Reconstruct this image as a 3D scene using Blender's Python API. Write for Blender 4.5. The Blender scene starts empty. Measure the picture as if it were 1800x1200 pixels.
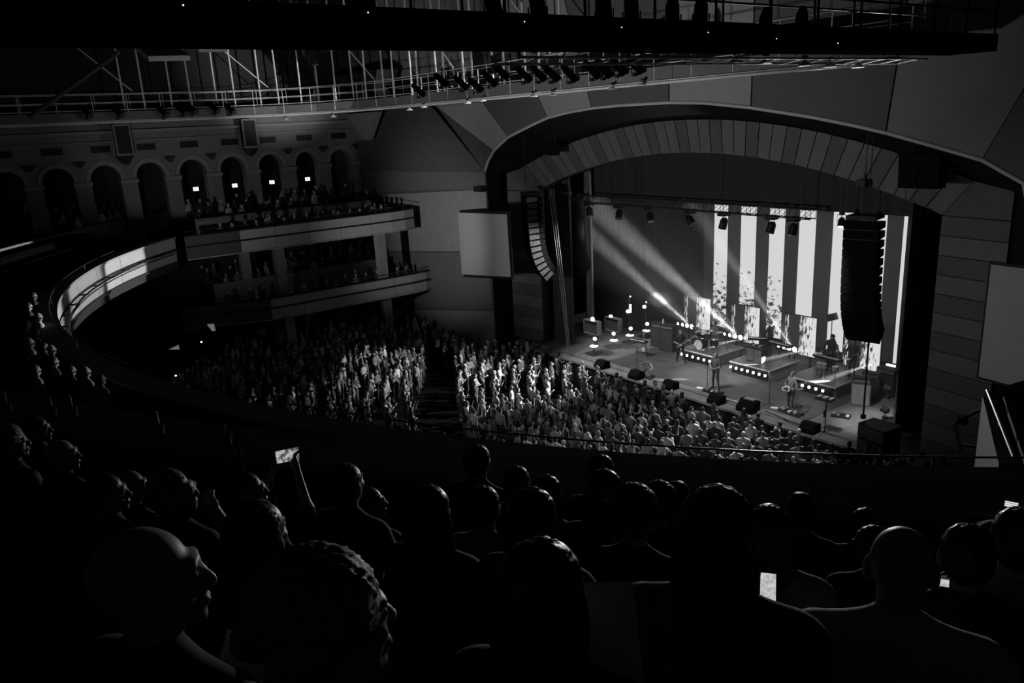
import bpy, bmesh, math, random
import numpy as np
from mathutils import Vector, Matrix

random.seed(7)
rng = np.random.default_rng(11)
SC = bpy.context.scene
COL = SC.collection
R = math.radians

# ------------------------------------------------------------------ camera
CAM = np.array([0.0, 0.0, 13.9])
FPX = 1388.0                                   # focal length in pixels of the 1800 px wide frame
_yaw, _pit, _rol = R(54.15), R(15.56), R(-3.03)
_f = np.array([-math.sin(_yaw) * math.cos(_pit), math.cos(_yaw) * math.cos(_pit), -math.sin(_pit)])
_r0 = np.array([math.cos(_yaw), math.sin(_yaw), 0.0])
_u0 = np.cross(_r0, _f)
_r = _r0 * math.cos(_rol) + _u0 * math.sin(_rol)
_u = -_r0 * math.sin(_rol) + _u0 * math.cos(_rol)
cam_d = bpy.data.cameras.new('camera')
cam_d.sensor_width = 36.0
cam_d.lens = FPX / 1800 * 36.0
cam_d.clip_end = 300
cam = bpy.data.objects.new('camera', cam_d)
COL.objects.link(cam)
cam.matrix_world = Matrix(((_r[0], _u[0], -_f[0], CAM[0]), (_r[1], _u[1], -_f[1], CAM[1]),
                           (_r[2], _u[2], -_f[2], CAM[2]), (0, 0, 0, 1)))
SC.camera = cam

# survey of the hall: where the sight line through a picture point meets a wall, floor or row of the hall
def ray(x, y): return _r * ((x - 900) / FPX) - _u * ((y - 600) / FPX) + _f
def hit(x, y, n, d):
    v = ray(x, y); n = np.array(n, float)
    return CAM + v * ((d - n @ CAM) / (n @ v))
def atz(x, y, z): return hit(x, y, (0, 0, 1), z)
def aty(x, y, Y): return hit(x, y, (0, 1, 0), Y)
def atx(x, y, X): return hit(x, y, (1, 0, 0), X)

# ------------------------------------------------------------------ world, exposure
SC.view_settings.view_transform = 'Standard'
SC.view_settings.look = 'None'
SC.view_settings.gamma = 1.0
SC.view_settings.use_curve_mapping = False
SC.view_settings.exposure = 0.0
w = bpy.data.worlds.new('world'); SC.world = w
w.use_nodes = True
w.node_tree.nodes['Background'].inputs[0].default_value = (1, 1, 1, 1)
w.node_tree.nodes['Background'].inputs[1].default_value = 0.008
SC.cycles.max_bounces = 5
SC.cycles.diffuse_bounces = 3
SC.cycles.glossy_bounces = 2
SC.cycles.volume_bounces = 0
SC.cycles.transparent_max_bounces = 8
SC.cycles.sample_clamp_indirect = 2.0
SC.cycles.sample_clamp_direct = 0
SC.cycles.caustics_reflective = False
SC.cycles.caustics_refractive = False
SC.cycles.volume_step_rate = 4.0

# ------------------------------------------------------------------ large lamps of the show and added spots
def look_rot(p, q):
    d = Vector(q) - Vector(p)
    return d.to_track_quat('-Z', 'Y').to_euler()
def spot(p, q, power, deg, blend=0.5, size=0.08, parent=None):
    l = bpy.data.lights.new('spot_lamp', 'SPOT')
    l.energy = power; l.spot_size = R(deg); l.spot_blend = blend; l.shadow_soft_size = size
    o = bpy.data.objects.new('spot_lamp', l); COL.objects.link(o)
    o.location = p; o.rotation_euler = look_rot(p, q)
    return o
XC = -24.2                                    # centre line of the stage
# lamps of the show: front wash from the far catwalk, floor beams into the haze, then truss lamps and added spots into the house
SPOTS = []
for x, pw_ in ((-31, 7500), (-24, 5000), (-17, 3000)): SPOTS.append(((x, 21.9, 14.7), (x * .75 - 6.2, 29.4, 1.2), pw_, 36, .8, .1))
SPOTS += [((-26, 21.9, 14.7), (-24.4, 29.6, 1.3), 14000, 17, .9, .1), ((-21, 21.9, 14.7), (-19.0, 28.6, 1.3), 4500, 12, .9, .1), ((-16, 21.9, 14.7), (-15.9, 29.6, 1.3), 9000, 14, .9, .1)]
for a, px_, pw_, dg in (((-28.74, 33.1, 2.4), (1085, 455), 65000, 10), ((-25.41, 33.1, 2.4), (1055, 370), 110000, 10), ((-22.15, 33.1, 2.4), (1190, 330), 45000, 9)):
    b = tuple(aty(*px_, 32.0)); SPOTS += [(a, b, pw_, dg, 1.0, .04), (a, b, pw_ * .025, 46, 1.0, .04)]
for a, b in (((-24.6, 33.25, 2.5), (-26.8, 31.0, 1.85)), ((-21.3, 33.25, 2.5), (-23.2, 31.0, 1.85)), ((-18.0, 33.25, 2.5), (-20.0, 30.0, 1.5))): SPOTS.append((a, b, 30000, 8, .8, .04))
# truss lamps into the crowd
SPOTS += [((-26.5, 29.4, 8.9), (-29.5, 21.8, 1.6), 22000, 46, .9, .1), ((-20, 29.4, 8.9), (-18.5, 21.5, 1.6), 9000, 62, .9, .1), ((-30, 29.4, 8.9), (-39, 15, 1.6), 7500, 46, .9, .1)]
# on to the balcony front
SPOTS += [((-19.5, 29.4, 8.9), (-38.2, 6.6, 8.45), 45000, 9, .25, .1), ((-24.0, 29.4, 8.9), (-33.6, 4.4, 8.45), 24000, 12, .5, .1), ((-24.0, 29.4, 8.9), (-27.0, 2.2, 9.1), 32000, 13, .6, .1), ((-24.0, 29.4, 8.9), tuple(atz(120, 628, 9.4)), 14000, 12, .8, .1)]
# added spots in place of stage spill: rim on the near rows, light up to the catwalks
SPOTS += [((-21, 29.4, 8.9), (-1, 1.5, 12.4), 9000, 34, .8, .2), ((-14.0, 25.3, 10.4), (-45.0, 19.8, 17.2), 30000, 17, .9, .15), ((-20, 29.3, 8.9), (-30, 21.8, 15.6), 2500, 60, .9, .15), ((-16, 29.3, 8.9), (-11.6, 15, 14.9), 9000, 40, .9, .15)]
# added fill spots by the balcony front pipe, towards the proscenium wall, the side bay and the far screen
SPOTS += [((-24, 2.9, 8.7), (-25, 25.5, 12.5), 5200, 84, 1.0, .3), ((-30, 3.3, 8.7), (-41, 24.6, 8), 9000, 32, 1.0, .3), ((-13, 4.9, 8.7), (-8.5, 25, 8), 1300, 34, 1.0, .3), ((-28, 3.1, 8.7), (-50, 15, 12.5), 1700, 44, 1.0, .3), ((-26, 2.9, 8.7), (-44, 24.7, 17.5), 4000, 34, 1.0, .3)]
for s_ in SPOTS: spot(*s_)


# ------------------------------------------------------------------ materials
MATS = {}
def mat(name, v, rough=0.7, metal=0.0, emit=0.0, noise=0.15, scale=6.0, spec=0.3, bump=0.0):
    if name in MATS: return MATS[name]
    m = bpy.data.materials.new(name); m.use_nodes = True
    nt = m.node_tree; b = nt.nodes['Principled BSDF']
    b.inputs['Roughness'].default_value = rough; b.inputs['Metallic'].default_value = metal
    b.inputs['Specular IOR Level'].default_value = spec
    b.inputs['Base Color'].default_value = (v, v, v, 1)
    if noise:
        tc = nt.nodes.new('ShaderNodeTexCoord'); nz = nt.nodes.new('ShaderNodeTexNoise')
        nz.inputs['Scale'].default_value = scale; nz.inputs['Detail'].default_value = 4
        mr = nt.nodes.new('ShaderNodeMapRange')
        mr.inputs[3].default_value = v * (1 - noise); mr.inputs[4].default_value = v * (1 + noise)
        mr.inputs[1].default_value = 0.25; mr.inputs[2].default_value = 0.75
        nt.links.new(tc.outputs['Object'], nz.inputs['Vector']); nt.links.new(nz.outputs[0], mr.inputs[0])
        nt.links.new(mr.outputs[0], b.inputs['Base Color'])
        if bump:
            bp = nt.nodes.new('ShaderNodeBump'); bp.inputs['Strength'].default_value = bump
            nt.links.new(nz.outputs[0], bp.inputs['Height']); nt.links.new(bp.outputs[0], b.inputs['Normal'])
    if emit:
        b.inputs['Emission Color'].default_value = (1, 1, 1, 1); b.inputs['Emission Strength'].default_value = emit
    MATS[name] = m
    return m
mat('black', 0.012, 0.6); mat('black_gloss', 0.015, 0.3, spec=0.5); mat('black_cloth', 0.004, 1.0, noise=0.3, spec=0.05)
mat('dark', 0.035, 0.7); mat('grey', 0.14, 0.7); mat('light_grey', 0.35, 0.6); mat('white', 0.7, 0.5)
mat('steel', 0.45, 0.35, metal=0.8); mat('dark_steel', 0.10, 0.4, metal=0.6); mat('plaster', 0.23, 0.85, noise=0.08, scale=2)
mat('plaster_dark', 0.13, 0.85, noise=0.08, scale=2); mat('wood', 0.22, 0.6, noise=0.2, scale=3); mat('wood_dark', 0.18, 0.5, noise=0.25, scale=3)
mat('carpet', 0.004, 1.0, noise=0.3, scale=20, spec=0.0); mat('lamp_on', 0.8, 0.4, emit=4, noise=0); mat('lamp_dim', 0.8, 0.4, emit=1.5, noise=0)
mat('screen_cloth', 0.42, 0.9, noise=0.05, scale=3)

mat('panel_a', 0.125, 0.6, noise=0.12, scale=3); mat('panel_b', 0.085, 0.6, noise=0.12, scale=3)
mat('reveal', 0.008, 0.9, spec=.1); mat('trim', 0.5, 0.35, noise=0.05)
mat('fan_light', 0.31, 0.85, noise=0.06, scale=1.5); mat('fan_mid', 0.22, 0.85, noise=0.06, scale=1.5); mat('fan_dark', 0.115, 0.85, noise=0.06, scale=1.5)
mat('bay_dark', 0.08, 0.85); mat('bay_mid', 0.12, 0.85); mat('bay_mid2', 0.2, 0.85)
mat('arcade', 0.2, 0.85, noise=0.1, scale=2); mat('arcade_trim', 0.27, 0.8, noise=0.1, scale=3)
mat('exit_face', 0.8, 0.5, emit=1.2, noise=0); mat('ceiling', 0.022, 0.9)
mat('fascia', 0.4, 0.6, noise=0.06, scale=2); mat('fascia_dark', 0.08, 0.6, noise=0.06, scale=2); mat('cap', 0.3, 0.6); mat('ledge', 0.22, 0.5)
mat('column', 0.25, 0.8)

mat('bulb', 0.8, 0.3, emit=5, noise=0)
mat('lamp_slot', .8, .4, emit=.7, noise=0); mat('desk_glow', .7, .6, emit=.12, noise=0)  # last material: emission in place of light on the desk sheet; monitor shares it

# ------------------------------------------------------------------ mesh builder
class MB:
    def __init__(s): s.v = []; s.f = []; s.m = []; s.cur = 0; s.mats = []
    def use(s, name):
        if name not in s.mats: s.mats.append(name)
        s.cur = s.mats.index(name); return s
    def add(s, vs, fs):
        n = len(s.v); s.v += [tuple(map(float, p)) for p in vs]
        for f in fs: s.f.append(tuple(i + n for i in f)); s.m.append(s.cur)
        return s
    def box(s, c, d, rz=0.0, rx=0.0, ry=0.0):
        M = Matrix.Rotation(rz, 3, 'Z') @ Matrix.Rotation(ry, 3, 'Y') @ Matrix.Rotation(rx, 3, 'X')
        c = Vector(c); vs = []
        for sx in (-.5, .5):
            for sy in (-.5, .5):
                for sz in (-.5, .5): vs.append(c + M @ Vector((sx * d[0], sy * d[1], sz * d[2])))
        return s.add(vs, [(0, 1, 3, 2), (4, 6, 7, 5), (0, 4, 5, 1), (2, 3, 7, 6), (0, 2, 6, 4), (1, 5, 7, 3)])
    def cone(s, p, q, r0, r1, n=8, caps=True):
        p = Vector(p); q = Vector(q); d = q - p
        if d.length < 1e-6: return s
        a = d.normalized(); t = Vector((0, 0, 1)) if abs(a.z) < 0.9 else Vector((1, 0, 0))
        u = a.cross(t).normalized(); v = a.cross(u)
        vs = []
        for k in range(n):
            an = 2 * math.pi * k / n; e = u * math.cos(an) + v * math.sin(an)
            vs += [p + e * r0, q + e * r1]
        fs = [(2 * k, 2 * ((k + 1) % n), 2 * ((k + 1) % n) + 1, 2 * k + 1) for k in range(n)]
        if caps: fs += [tuple(2 * k for k in range(n))[::-1], tuple(2 * k + 1 for k in range(n))]
        return s.add(vs, fs)
    def cyl(s, p, q, r, n=8): return s.cone(p, q, r, r, n)
    def tube(s, pts, r, n=6, closed=False):
        pts = [Vector(p) for p in pts]; m = len(pts); vs = []
        for i, p in enumerate(pts):
            a = pts[(i - 1) % m] if (i or closed) else p; b = pts[(i + 1) % m] if (i < m - 1 or closed) else p
            d = (b - a).normalized(); t = Vector((0, 0, 1)) if abs(d.z) < 0.9 else Vector((1, 0, 0))
            u = d.cross(t).normalized(); v = d.cross(u)
            for k in range(n):
                an = 2 * math.pi * k / n; vs.append(p + (u * math.cos(an) + v * math.sin(an)) * r)
        fs = []
        for i in range(m if closed else m - 1):
            for k in range(n):
                j = (i + 1) % m
                fs.append((i * n + k, i * n + (k + 1) % n, j * n + (k + 1) % n, j * n + k))
        if not closed: fs += [tuple(range(n))[::-1], tuple((m - 1) * n + k for k in range(n))]
        return s.add(vs, fs)
    def prism(s, poly, ext):
        n = len(poly); poly = [Vector(p) for p in poly]; e = Vector(ext)
        vs = poly + [p + e for p in poly]
        return s.add(vs, [tuple(range(n)), tuple(range(n, 2 * n))[::-1]] + [(i, i + n, (i + 1) % n + n, (i + 1) % n) for i in range(n)])
    def strip(s, A, B, closed=False):
        n = len(A)
        return s.add(list(A) + list(B), [(i, (i + 1) % n, n + (i + 1) % n, n + i) for i in range(n if closed else n - 1)])
    def lathe(s, prof, c=(0, 0, 0), n=12, axis='Z'):
        vs = []; m = len(prof); c = Vector(c)
        for k in range(n):
            an = 2 * math.pi * k / n
            for r, z in prof:
                x, y = r * math.cos(an), r * math.sin(an)
                vs.append(c + Vector({'Z': (x, y, z), 'Y': (x, z, y), 'X': (z, x, y)}[axis]))
        fs = [(k * m + i, ((k + 1) % n) * m + i, ((k + 1) % n) * m + i + 1, k * m + i + 1) for k in range(n) for i in range(m - 1)]
        fs += [tuple(k * m for k in range(n))[::-1], tuple(k * m + m - 1 for k in range(n))]
        return s.add(vs, fs)
    def data(s, name, off=(0, 0, 0)):
        me = bpy.data.meshes.new(name)
        me.from_pydata([(p[0] - off[0], p[1] - off[1], p[2] - off[2]) for p in s.v], [], s.f)
        me.update()
        return me
    def build(s, name, m=None, parent=None, smooth=False, world=True):
        off = (0, 0, 0); q = parent
        while q is not None and world:
            if '_o' in q: off = q['_o']; break
            q = q.parent
        me = s.data(name, off)
        for k in (s.mats or [m]): me.materials.append(MATS[k])
        if s.mats: me.polygons.foreach_set('material_index', s.m)
        if smooth: me.polygons.foreach_set('use_smooth', [True] * len(me.polygons))
        bm = bmesh.new(); bm.from_mesh(me); bmesh.ops.recalc_face_normals(bm, faces=bm.faces); bm.to_mesh(me); bm.free()
        o = bpy.data.objects.new(name, me); COL.objects.link(o)
        if parent is not None: o.parent = parent
        return o
def tag(o, label=None, cat=None, group=None, kind=None):
    if label: o['label'] = label
    if cat: o['category'] = cat
    if group: o['group'] = group
    if kind: o['kind'] = kind
    return o
def thing(name, loc, label=None, cat=None, group=None, rz=0.0, kind=None):
    o = bpy.data.objects.new(name, None); COL.objects.link(o)
    o.location = loc; o.rotation_euler = (0, 0, rz); o.empty_display_size = 0.2
    o['_o'] = tuple(map(float, loc))
    return tag(o, label, cat, group, kind)
def kids(o): return KIDS.get(o.name) or [c for c in o.children]
KIDS = {}
def copy_tree(o, loc=None, rz=None, label=None, group=None, parent=None):
    c = o.copy(); COL.objects.link(c)
    if parent is not None: c.parent = parent
    if loc is not None: c.location = loc
    if rz is not None: c.rotation_euler = (c.rotation_euler[0], c.rotation_euler[1], rz)
    if label: c['label'] = label
    if group: c['group'] = group
    for ch in kids(o): copy_tree(ch, parent=c)
    return c
def move(o, loc, rz=0.0): o.location = loc; o.rotation_euler = (0, 0, rz); return o

# ================================================================== THE HALL
CC = np.array([-24.1, 30.0])                  # centre of the curved seating
def arc(Rr, phi, z):                          # the balcony front is a little flatter than a circle
    if Rr < 32: Rr = Rr + float(np.interp(math.degrees(phi), [-42, -15, 0, 15, 40], [-.38, -.05, .18, .3, .36]))
    return (CC[0] + Rr * math.sin(phi), CC[1] - Rr * math.cos(phi), z)
def fz(x, y): return 0.055 * max(0.0, math.hypot(x - CC[0], y - CC[1]) - 9.0)
ST = 1.2                                      # stage height

# main floor, rising towards the back
m = MB(); n = 26
for j in range(n):
    for i in range(n):
        x = -52 + 54 * i / (n - 1); y = -8 + 34.8 * j / (n - 1)
        m.v.append((x, y, fz(x, y)))
for j in range(n - 1):
    for i in range(n - 1):
        a = j * n + i; m.f.append((a, a + 1, a + n + 1, a + n)); m.m.append(0)
tag(m.build('floor', 'carpet'), kind='structure')

# stage deck with a lower front lip
m = MB().use('wood_dark')
m.box((XC, 33.2, ST - .1), (26.4, 11.6, .2))
fs = tag(m.build('floor_stage'), kind='structure')
MB().box((XC, 27.5, .5), (26.4, .12, 1.0)).build('stage_front', 'black', fs)
MB().box((XC, 27.1, ST - .13), (25.6, .62, .1)).build('stage_lip', 'wood', fs)
MB().box((XC, 26.86, .5), (25.6, .06, 1.0)).build('skirt', 'black', fs)

# proscenium: inner arch, splayed timber panels, dark reveal, outer wall
YI, YO = 27.8, 25.5
def inner(u): return (XC + 11.12 * u, YI, 12.16 - 2.08 * u * u)
def outer(u): return (XC + 12.2 * u, 27.45, 13.57 - 2.3 * u * u)
pw = thing('wall_proscenium', (XC, YI, 0), kind='structure')
NP = 38
for k in range(NP):
    u0 = -1 + 2 * k / NP + .0016; u1 = -1 + 2 * (k + 1) / NP - .0016
    um = (u0 + u1) / 2
    a, b, c, d = inner(u0), inner(um), inner(u1), outer(u1)
    MB().prism([a, b, c, d, outer(um), outer(u0)], (0, .05, 0)).build('panel', 'panel_a' if k % 3 else 'panel_b', pw)
NZ = 13
for sgn in (-1, 1):
    for k in range(NZ):
        z0 = 1.25 + (10.06 - 1.25) * k / NZ + .012; z1 = 1.25 + (10.06 - 1.25) * (k + 1) / NZ - .012
        x0 = XC + sgn * 11.12; x1 = XC + sgn * 13.45
        MB().prism([(x0, YI, z0), (x1, 27.38, z0), (x1, 27.38, z1), (x0, YI, z1)], (0, .05, 0)).build('panel', 'panel_a' if k % 2 else 'panel_b', pw)
# corner fillers and the plain wall behind the panels
m = MB()
for sgn in (-1, 1):
    x1 = XC + sgn * 13.45
    m.prism([inner(sgn), outer(sgn), (x1, 27.38, 11.0), (x1, 27.38, 10.08)], (0, .05, 0))
m.build('corner_panel', 'panel_b', pw)
A = [(XC - 13.45, 27.40, 0), (XC - 13.45, 27.40, 11.0)] + [outer(-1 + 2 * k / 24) for k in range(25)] + [(XC + 13.45, 27.4, 11.0), (XC + 13.45, 27.4, 0)]
I_ = [(XC - 11.12, 27.86, 0), (XC - 11.12, 27.86, 10.08)] + [(inner(-1 + 2 * k / 24)[0], 27.86, inner(-1 + 2 * k / 24)[2]) for k in range(25)] + [(XC + 11.12, 27.86, 10.08), (XC + 11.12, 27.86, 0)]
A2 = [(p[0], 27.55 if abs(p[0] - XC) > 12.3 else 27.6, p[2]) for p in A]
m = MB().strip(I_, A2)
m.strip(I_, [(p[0], 28.3, p[2]) for p in I_])
m.build('backing', 'black', pw)
# outer arch rim on the front wall of the house, taken down to the floor on both sides
RIMPX = [(853, 300), (858, 283), (868, 265), (893, 241), (930, 222), (962, 207), (1000, 197), (1040, 190), (1090, 185), (1176, 180),
         (1240, 181), (1320, 189), (1430, 206), (1500, 220), (1557, 233), (1640, 256), (1727, 281), (1800, 322)]
RIM = [tuple(aty(x, y, YO)) for x, y in RIMPX]
RIM = [(-37.0, YO, 0), (-37.0, YO, 11.3)] + RIM[1:] + [(-9.55, YO, 10.6), (-9.45, YO, 0)]
def resample(P, n):
    P = np.array(P); d = np.r_[0, np.cumsum(np.linalg.norm(np.diff(P, axis=0), axis=1))]
    t = np.linspace(0, d[-1], n)
    return [tuple(np.interp(t, d, P[:, k]) for k in range(3)) for _ in (0,)] and [tuple(float(np.interp(q, d, P[:, k])) for k in range(3)) for q in t]
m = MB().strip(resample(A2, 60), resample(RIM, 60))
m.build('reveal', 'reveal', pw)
tr = tag(MB().tube(RIM[1:-1], .07, 6).build('trim_1', 'trim', smooth=True), kind='structure')

# front wall of the house above and beside the arch: big fan panels, light and dark
fw = thing('wall_front', (XC, YO, 0), kind='structure')
LINES = [((770, 190), 2), ((850, 182), 3), ((948, 175), 5), ((1035, 170), 7), ((1176, 145), 9), ((1322, 130), 11), ((1595, 0), 14), ((1800, 157), 16)]
ZT = 22.0
def top_of(i):
    (px, k) = LINES[i]; p = np.array(aty(*RIMPX[k], YO)); q = aty(*px, YO)
    t = (ZT - p[2]) / (q[2] - p[2]); return tuple(p + (q - p) * t)
def slab(name, poly, mt, parent, th=.06, gap=0.0):
    return MB().prism(poly, (0, th, 0)).build(name, mt, parent)
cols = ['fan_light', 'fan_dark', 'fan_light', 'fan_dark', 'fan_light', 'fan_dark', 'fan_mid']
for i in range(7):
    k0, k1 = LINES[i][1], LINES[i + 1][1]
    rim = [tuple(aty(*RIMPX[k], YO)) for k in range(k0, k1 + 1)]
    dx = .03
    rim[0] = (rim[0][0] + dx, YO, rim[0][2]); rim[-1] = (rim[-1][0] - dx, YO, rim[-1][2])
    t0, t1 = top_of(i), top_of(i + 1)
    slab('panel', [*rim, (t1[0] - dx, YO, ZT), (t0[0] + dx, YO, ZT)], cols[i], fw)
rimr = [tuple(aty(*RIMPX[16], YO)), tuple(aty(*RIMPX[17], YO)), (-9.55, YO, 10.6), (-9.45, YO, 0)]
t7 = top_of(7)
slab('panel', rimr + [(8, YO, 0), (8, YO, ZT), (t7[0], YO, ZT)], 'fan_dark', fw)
MB().strip([(p[0], YO + .12, p[2]) for p in RIM[1:-1]], [(p[0], YO + .12, ZT) for p in RIM[1:-1]]).build('backing', 'black', fw)
# side bay: from the arch to the corner with the arcade
PA, PB = np.array([-37.0, 25.5]), np.array([-50.0, 24.2])
nrm = np.array([PB[1] - PA[1], -(PB[0] - PA[0])]); nrm = nrm / np.linalg.norm(nrm)
if nrm[1] > 0: nrm = -nrm                      # faces the seats
def bay(x, y, off=0.0): return tuple(hit(x, y, (nrm[0], nrm[1], 0), float(nrm @ PA) + off))
sb = thing('wall_side_bay', (-43, 25, 0), kind='structure')
def bayslab(name, px, mt, off, th=.05):
    return MB().prism([bay(x, y, off) for x, y in px], (-nrm[0] * th, -nrm[1] * th, 0)).build(name, mt, sb)
t0 = top_of(0)
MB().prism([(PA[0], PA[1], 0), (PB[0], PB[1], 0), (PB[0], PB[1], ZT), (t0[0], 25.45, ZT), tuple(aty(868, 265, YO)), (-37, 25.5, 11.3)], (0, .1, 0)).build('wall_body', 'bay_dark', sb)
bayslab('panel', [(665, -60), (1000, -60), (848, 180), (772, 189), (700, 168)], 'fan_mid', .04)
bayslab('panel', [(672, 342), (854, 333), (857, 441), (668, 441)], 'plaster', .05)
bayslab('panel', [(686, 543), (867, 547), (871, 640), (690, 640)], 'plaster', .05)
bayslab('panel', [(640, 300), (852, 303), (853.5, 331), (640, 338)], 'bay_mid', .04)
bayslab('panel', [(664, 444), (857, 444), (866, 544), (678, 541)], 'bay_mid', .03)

# arcade wall on the house's far side
AX = -50.0
aw = thing('wall_arcade', (AX, 12, 9), kind='structure')
BAYS = [22.9 - 2.385 * k for k in range(12)]
HW, SPR, APX, ZB, ZU = .77, 11.9, 12.68, 8.2, 15.6
m = MB()
for yc in BAYS:
    y0, y1 = yc - 1.1925, yc + 1.1925
    archp = [(yc - HW * math.cos(math.pi * t / 12), SPR + (APX - SPR) * math.sin(math.pi * t / 12)) for t in range(13)]
    P = [(y0, ZB), (y0, SPR)] + [(y0 + (y1 - y0) * t / 12, ZU) for t in range(13)] + [(y1, SPR), (y1, ZB)]
    Q = [(yc - HW, ZB), (yc - HW, SPR)] + archp + [(yc + HW, SPR), (yc + HW, ZB)]
    m.strip([(AX, a, b) for a, b in P], [(AX, a, b) for a, b in Q])
    m.strip([(AX, a, b) for a, b in Q], [(AX - .7, a, b) for a, b in Q])
m.box((AX - .35, 24.2, (ZB + ZU) / 2), (.7, .3, ZU - ZB))
m.box((AX - .05, -6, (ZB + ZU) / 2), (.1, 4, ZU - ZB))
m.build('wall_body', 'arcade', aw)
MB().box((AX - 2.6, 10, 12), (.1, 36, 9)).build('back_wall', 'black', aw)
for yc in BAYS:
    ring = []; ring2 = []
    for t in range(17):
        a = math.pi * t / 16
        ring.append((AX + .07, yc - (HW + .02) * math.cos(a), SPR + (APX - SPR + .02) * math.sin(a)))
        ring2.append((AX + .07, yc - (HW + .24) * math.cos(a), SPR + (APX - SPR + .24) * math.sin(a)))
    mm = MB().strip(ring, ring2); mm.strip(ring2, [(AX, p[1], p[2]) for p in ring2]); mm.strip(ring, [(AX, p[1], p[2]) for p in ring])
    av = mm.build('archivolt', 'arcade_trim', aw)
    MB().box((AX + .05, yc + 1.1925, 11.72), (.22, .95, .2)).build('capital', 'arcade_trim', aw)
    g = MB().use('black'); g.box((AX + .02, yc, 13.56), (.06, 1.0, .36)); g.use('arcade_trim')
    g.build('grille', None, aw)
    b = MB().prism([(AX, yc + 1.19 - .32, 12.95), (AX, yc + 1.19 + .32, 12.95), (AX, yc + 1.19 + .08, 12.62), (AX, yc + 1.19 - .08, 12.62)], (.16, 0, 0))
    b.build('bracket', 'dark', aw)
MB().box((AX + .12, 9.5, 14.45), (.3, 30, .16)).build('cornice', 'arcade_trim', aw)
MB().box((AX + .08, 9.5, 13.95), (.16, 30, .06)).build('string_course', 'arcade_trim', aw)
# box lanterns on the arcade wall
for k, (px, py) in enumerate(((215, 250), (437, 243))):
    p = atx(px, py, AX + .4)
    t = thing('wall_lantern', (AX, p[1], 13.2), ('unlit box lantern on the arcade wall, farther from the stage' if k == 0 else 'unlit box lantern on the arcade wall, above the lit exit signs'), 'lantern', 'lanterns on the arcade wall')
    MB().box((AX + .4, p[1], 14.0), (.75, .75, 1.5)).build('body', 'black', t)
    f = MB()
    for sx in (.04, .78):
        for sy in (-.4, .4): f.box((AX + sx, p[1] + sy, 14.0), (.07, .07, 1.56))
    f.box((AX + .4, p[1], 13.2), (.86, .86, .1)); f.box((AX + .4, p[1], 14.8), (.86, .86, .1))
    f.build('frame', 'arcade_trim', t)
    MB().cone((AX + .4, p[1], 13.15), (AX + .4, p[1], 12.7), .52, .2, 4).build('base', 'dark', t)
# lit exit signs in the arches
for k, yc in enumerate((13.45, 15.8, 18.17, 20.57)):
    nm = ('lit exit sign in the arch nearest the balcony', 'lit exit sign second from the balcony', 'lit exit sign second from the stage', 'lit exit sign in the arch nearest the stage')[k]
    t = thing('exit_sign', (AX - .3, yc, 10.8), nm, 'exit sign', 'exit signs in the arcade')
    MB().box((AX - .33, yc, 10.94), (.08, .3, .22)).build('face', 'exit_face', t)
    l = MB()
    def seg(a, b, w=.012): l.box((AX - .285, yc + (a[0] + b[0]) / 2, 10.94 + (a[1] + b[1]) / 2), (.01, max(abs(a[0] - b[0]), w), max(abs(a[1] - b[1]), w)))
    for ch, off in zip('EXIT', (.09, .03, -.03, -.09)):
        o_ = -off + .0
        h = .05
        if ch == 'E':
            seg((o_ - .02, -h), (o_ - .02, h)); seg((o_ - .02, h), (o_ + .02, h)); seg((o_ - .02, 0), (o_ + .015, 0)); seg((o_ - .02, -h), (o_ + .02, -h))
        if ch == 'I': seg((o_, -h), (o_, h))
        if ch == 'T': seg((o_, -h), (o_, h)); seg((o_ - .022, h), (o_ + .022, h))
        if ch == 'X':
            for q in range(5):
                zz = -h + h * .5 * q; yy = -.02 + .01 * q
                seg((o_ + yy - .006, zz), (o_ + yy + .006, zz + .001), .02); seg((o_ - yy - .006, zz), (o_ - yy + .006, zz + .001), .02)
    l.build('lettering', 'dark', t)
    hg = MB().box((AX - .33, yc, 11.2), (.03, .03, .36)); hg.build('hanger', 'black', t)

# dark upper hall: ceiling, wall over the arcade, far rear
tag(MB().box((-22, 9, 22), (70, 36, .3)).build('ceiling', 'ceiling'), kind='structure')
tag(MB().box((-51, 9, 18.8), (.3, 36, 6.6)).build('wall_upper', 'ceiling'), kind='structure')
m = MB().prism([(-50.4, 24.6, 13.2), (-47.3, 24.0, 13.2), (-45.6, 24.0, 14.9), (-50.4, 24.0, 14.9)], (0, -.4, 0))
tag(m.build('trim_2', 'arcade_trim'), kind='structure')
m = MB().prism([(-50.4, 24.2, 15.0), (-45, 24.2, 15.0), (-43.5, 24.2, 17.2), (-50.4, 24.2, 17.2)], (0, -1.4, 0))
tag(m.build('wall_soffit', 'ceiling'), kind='structure')

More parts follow.
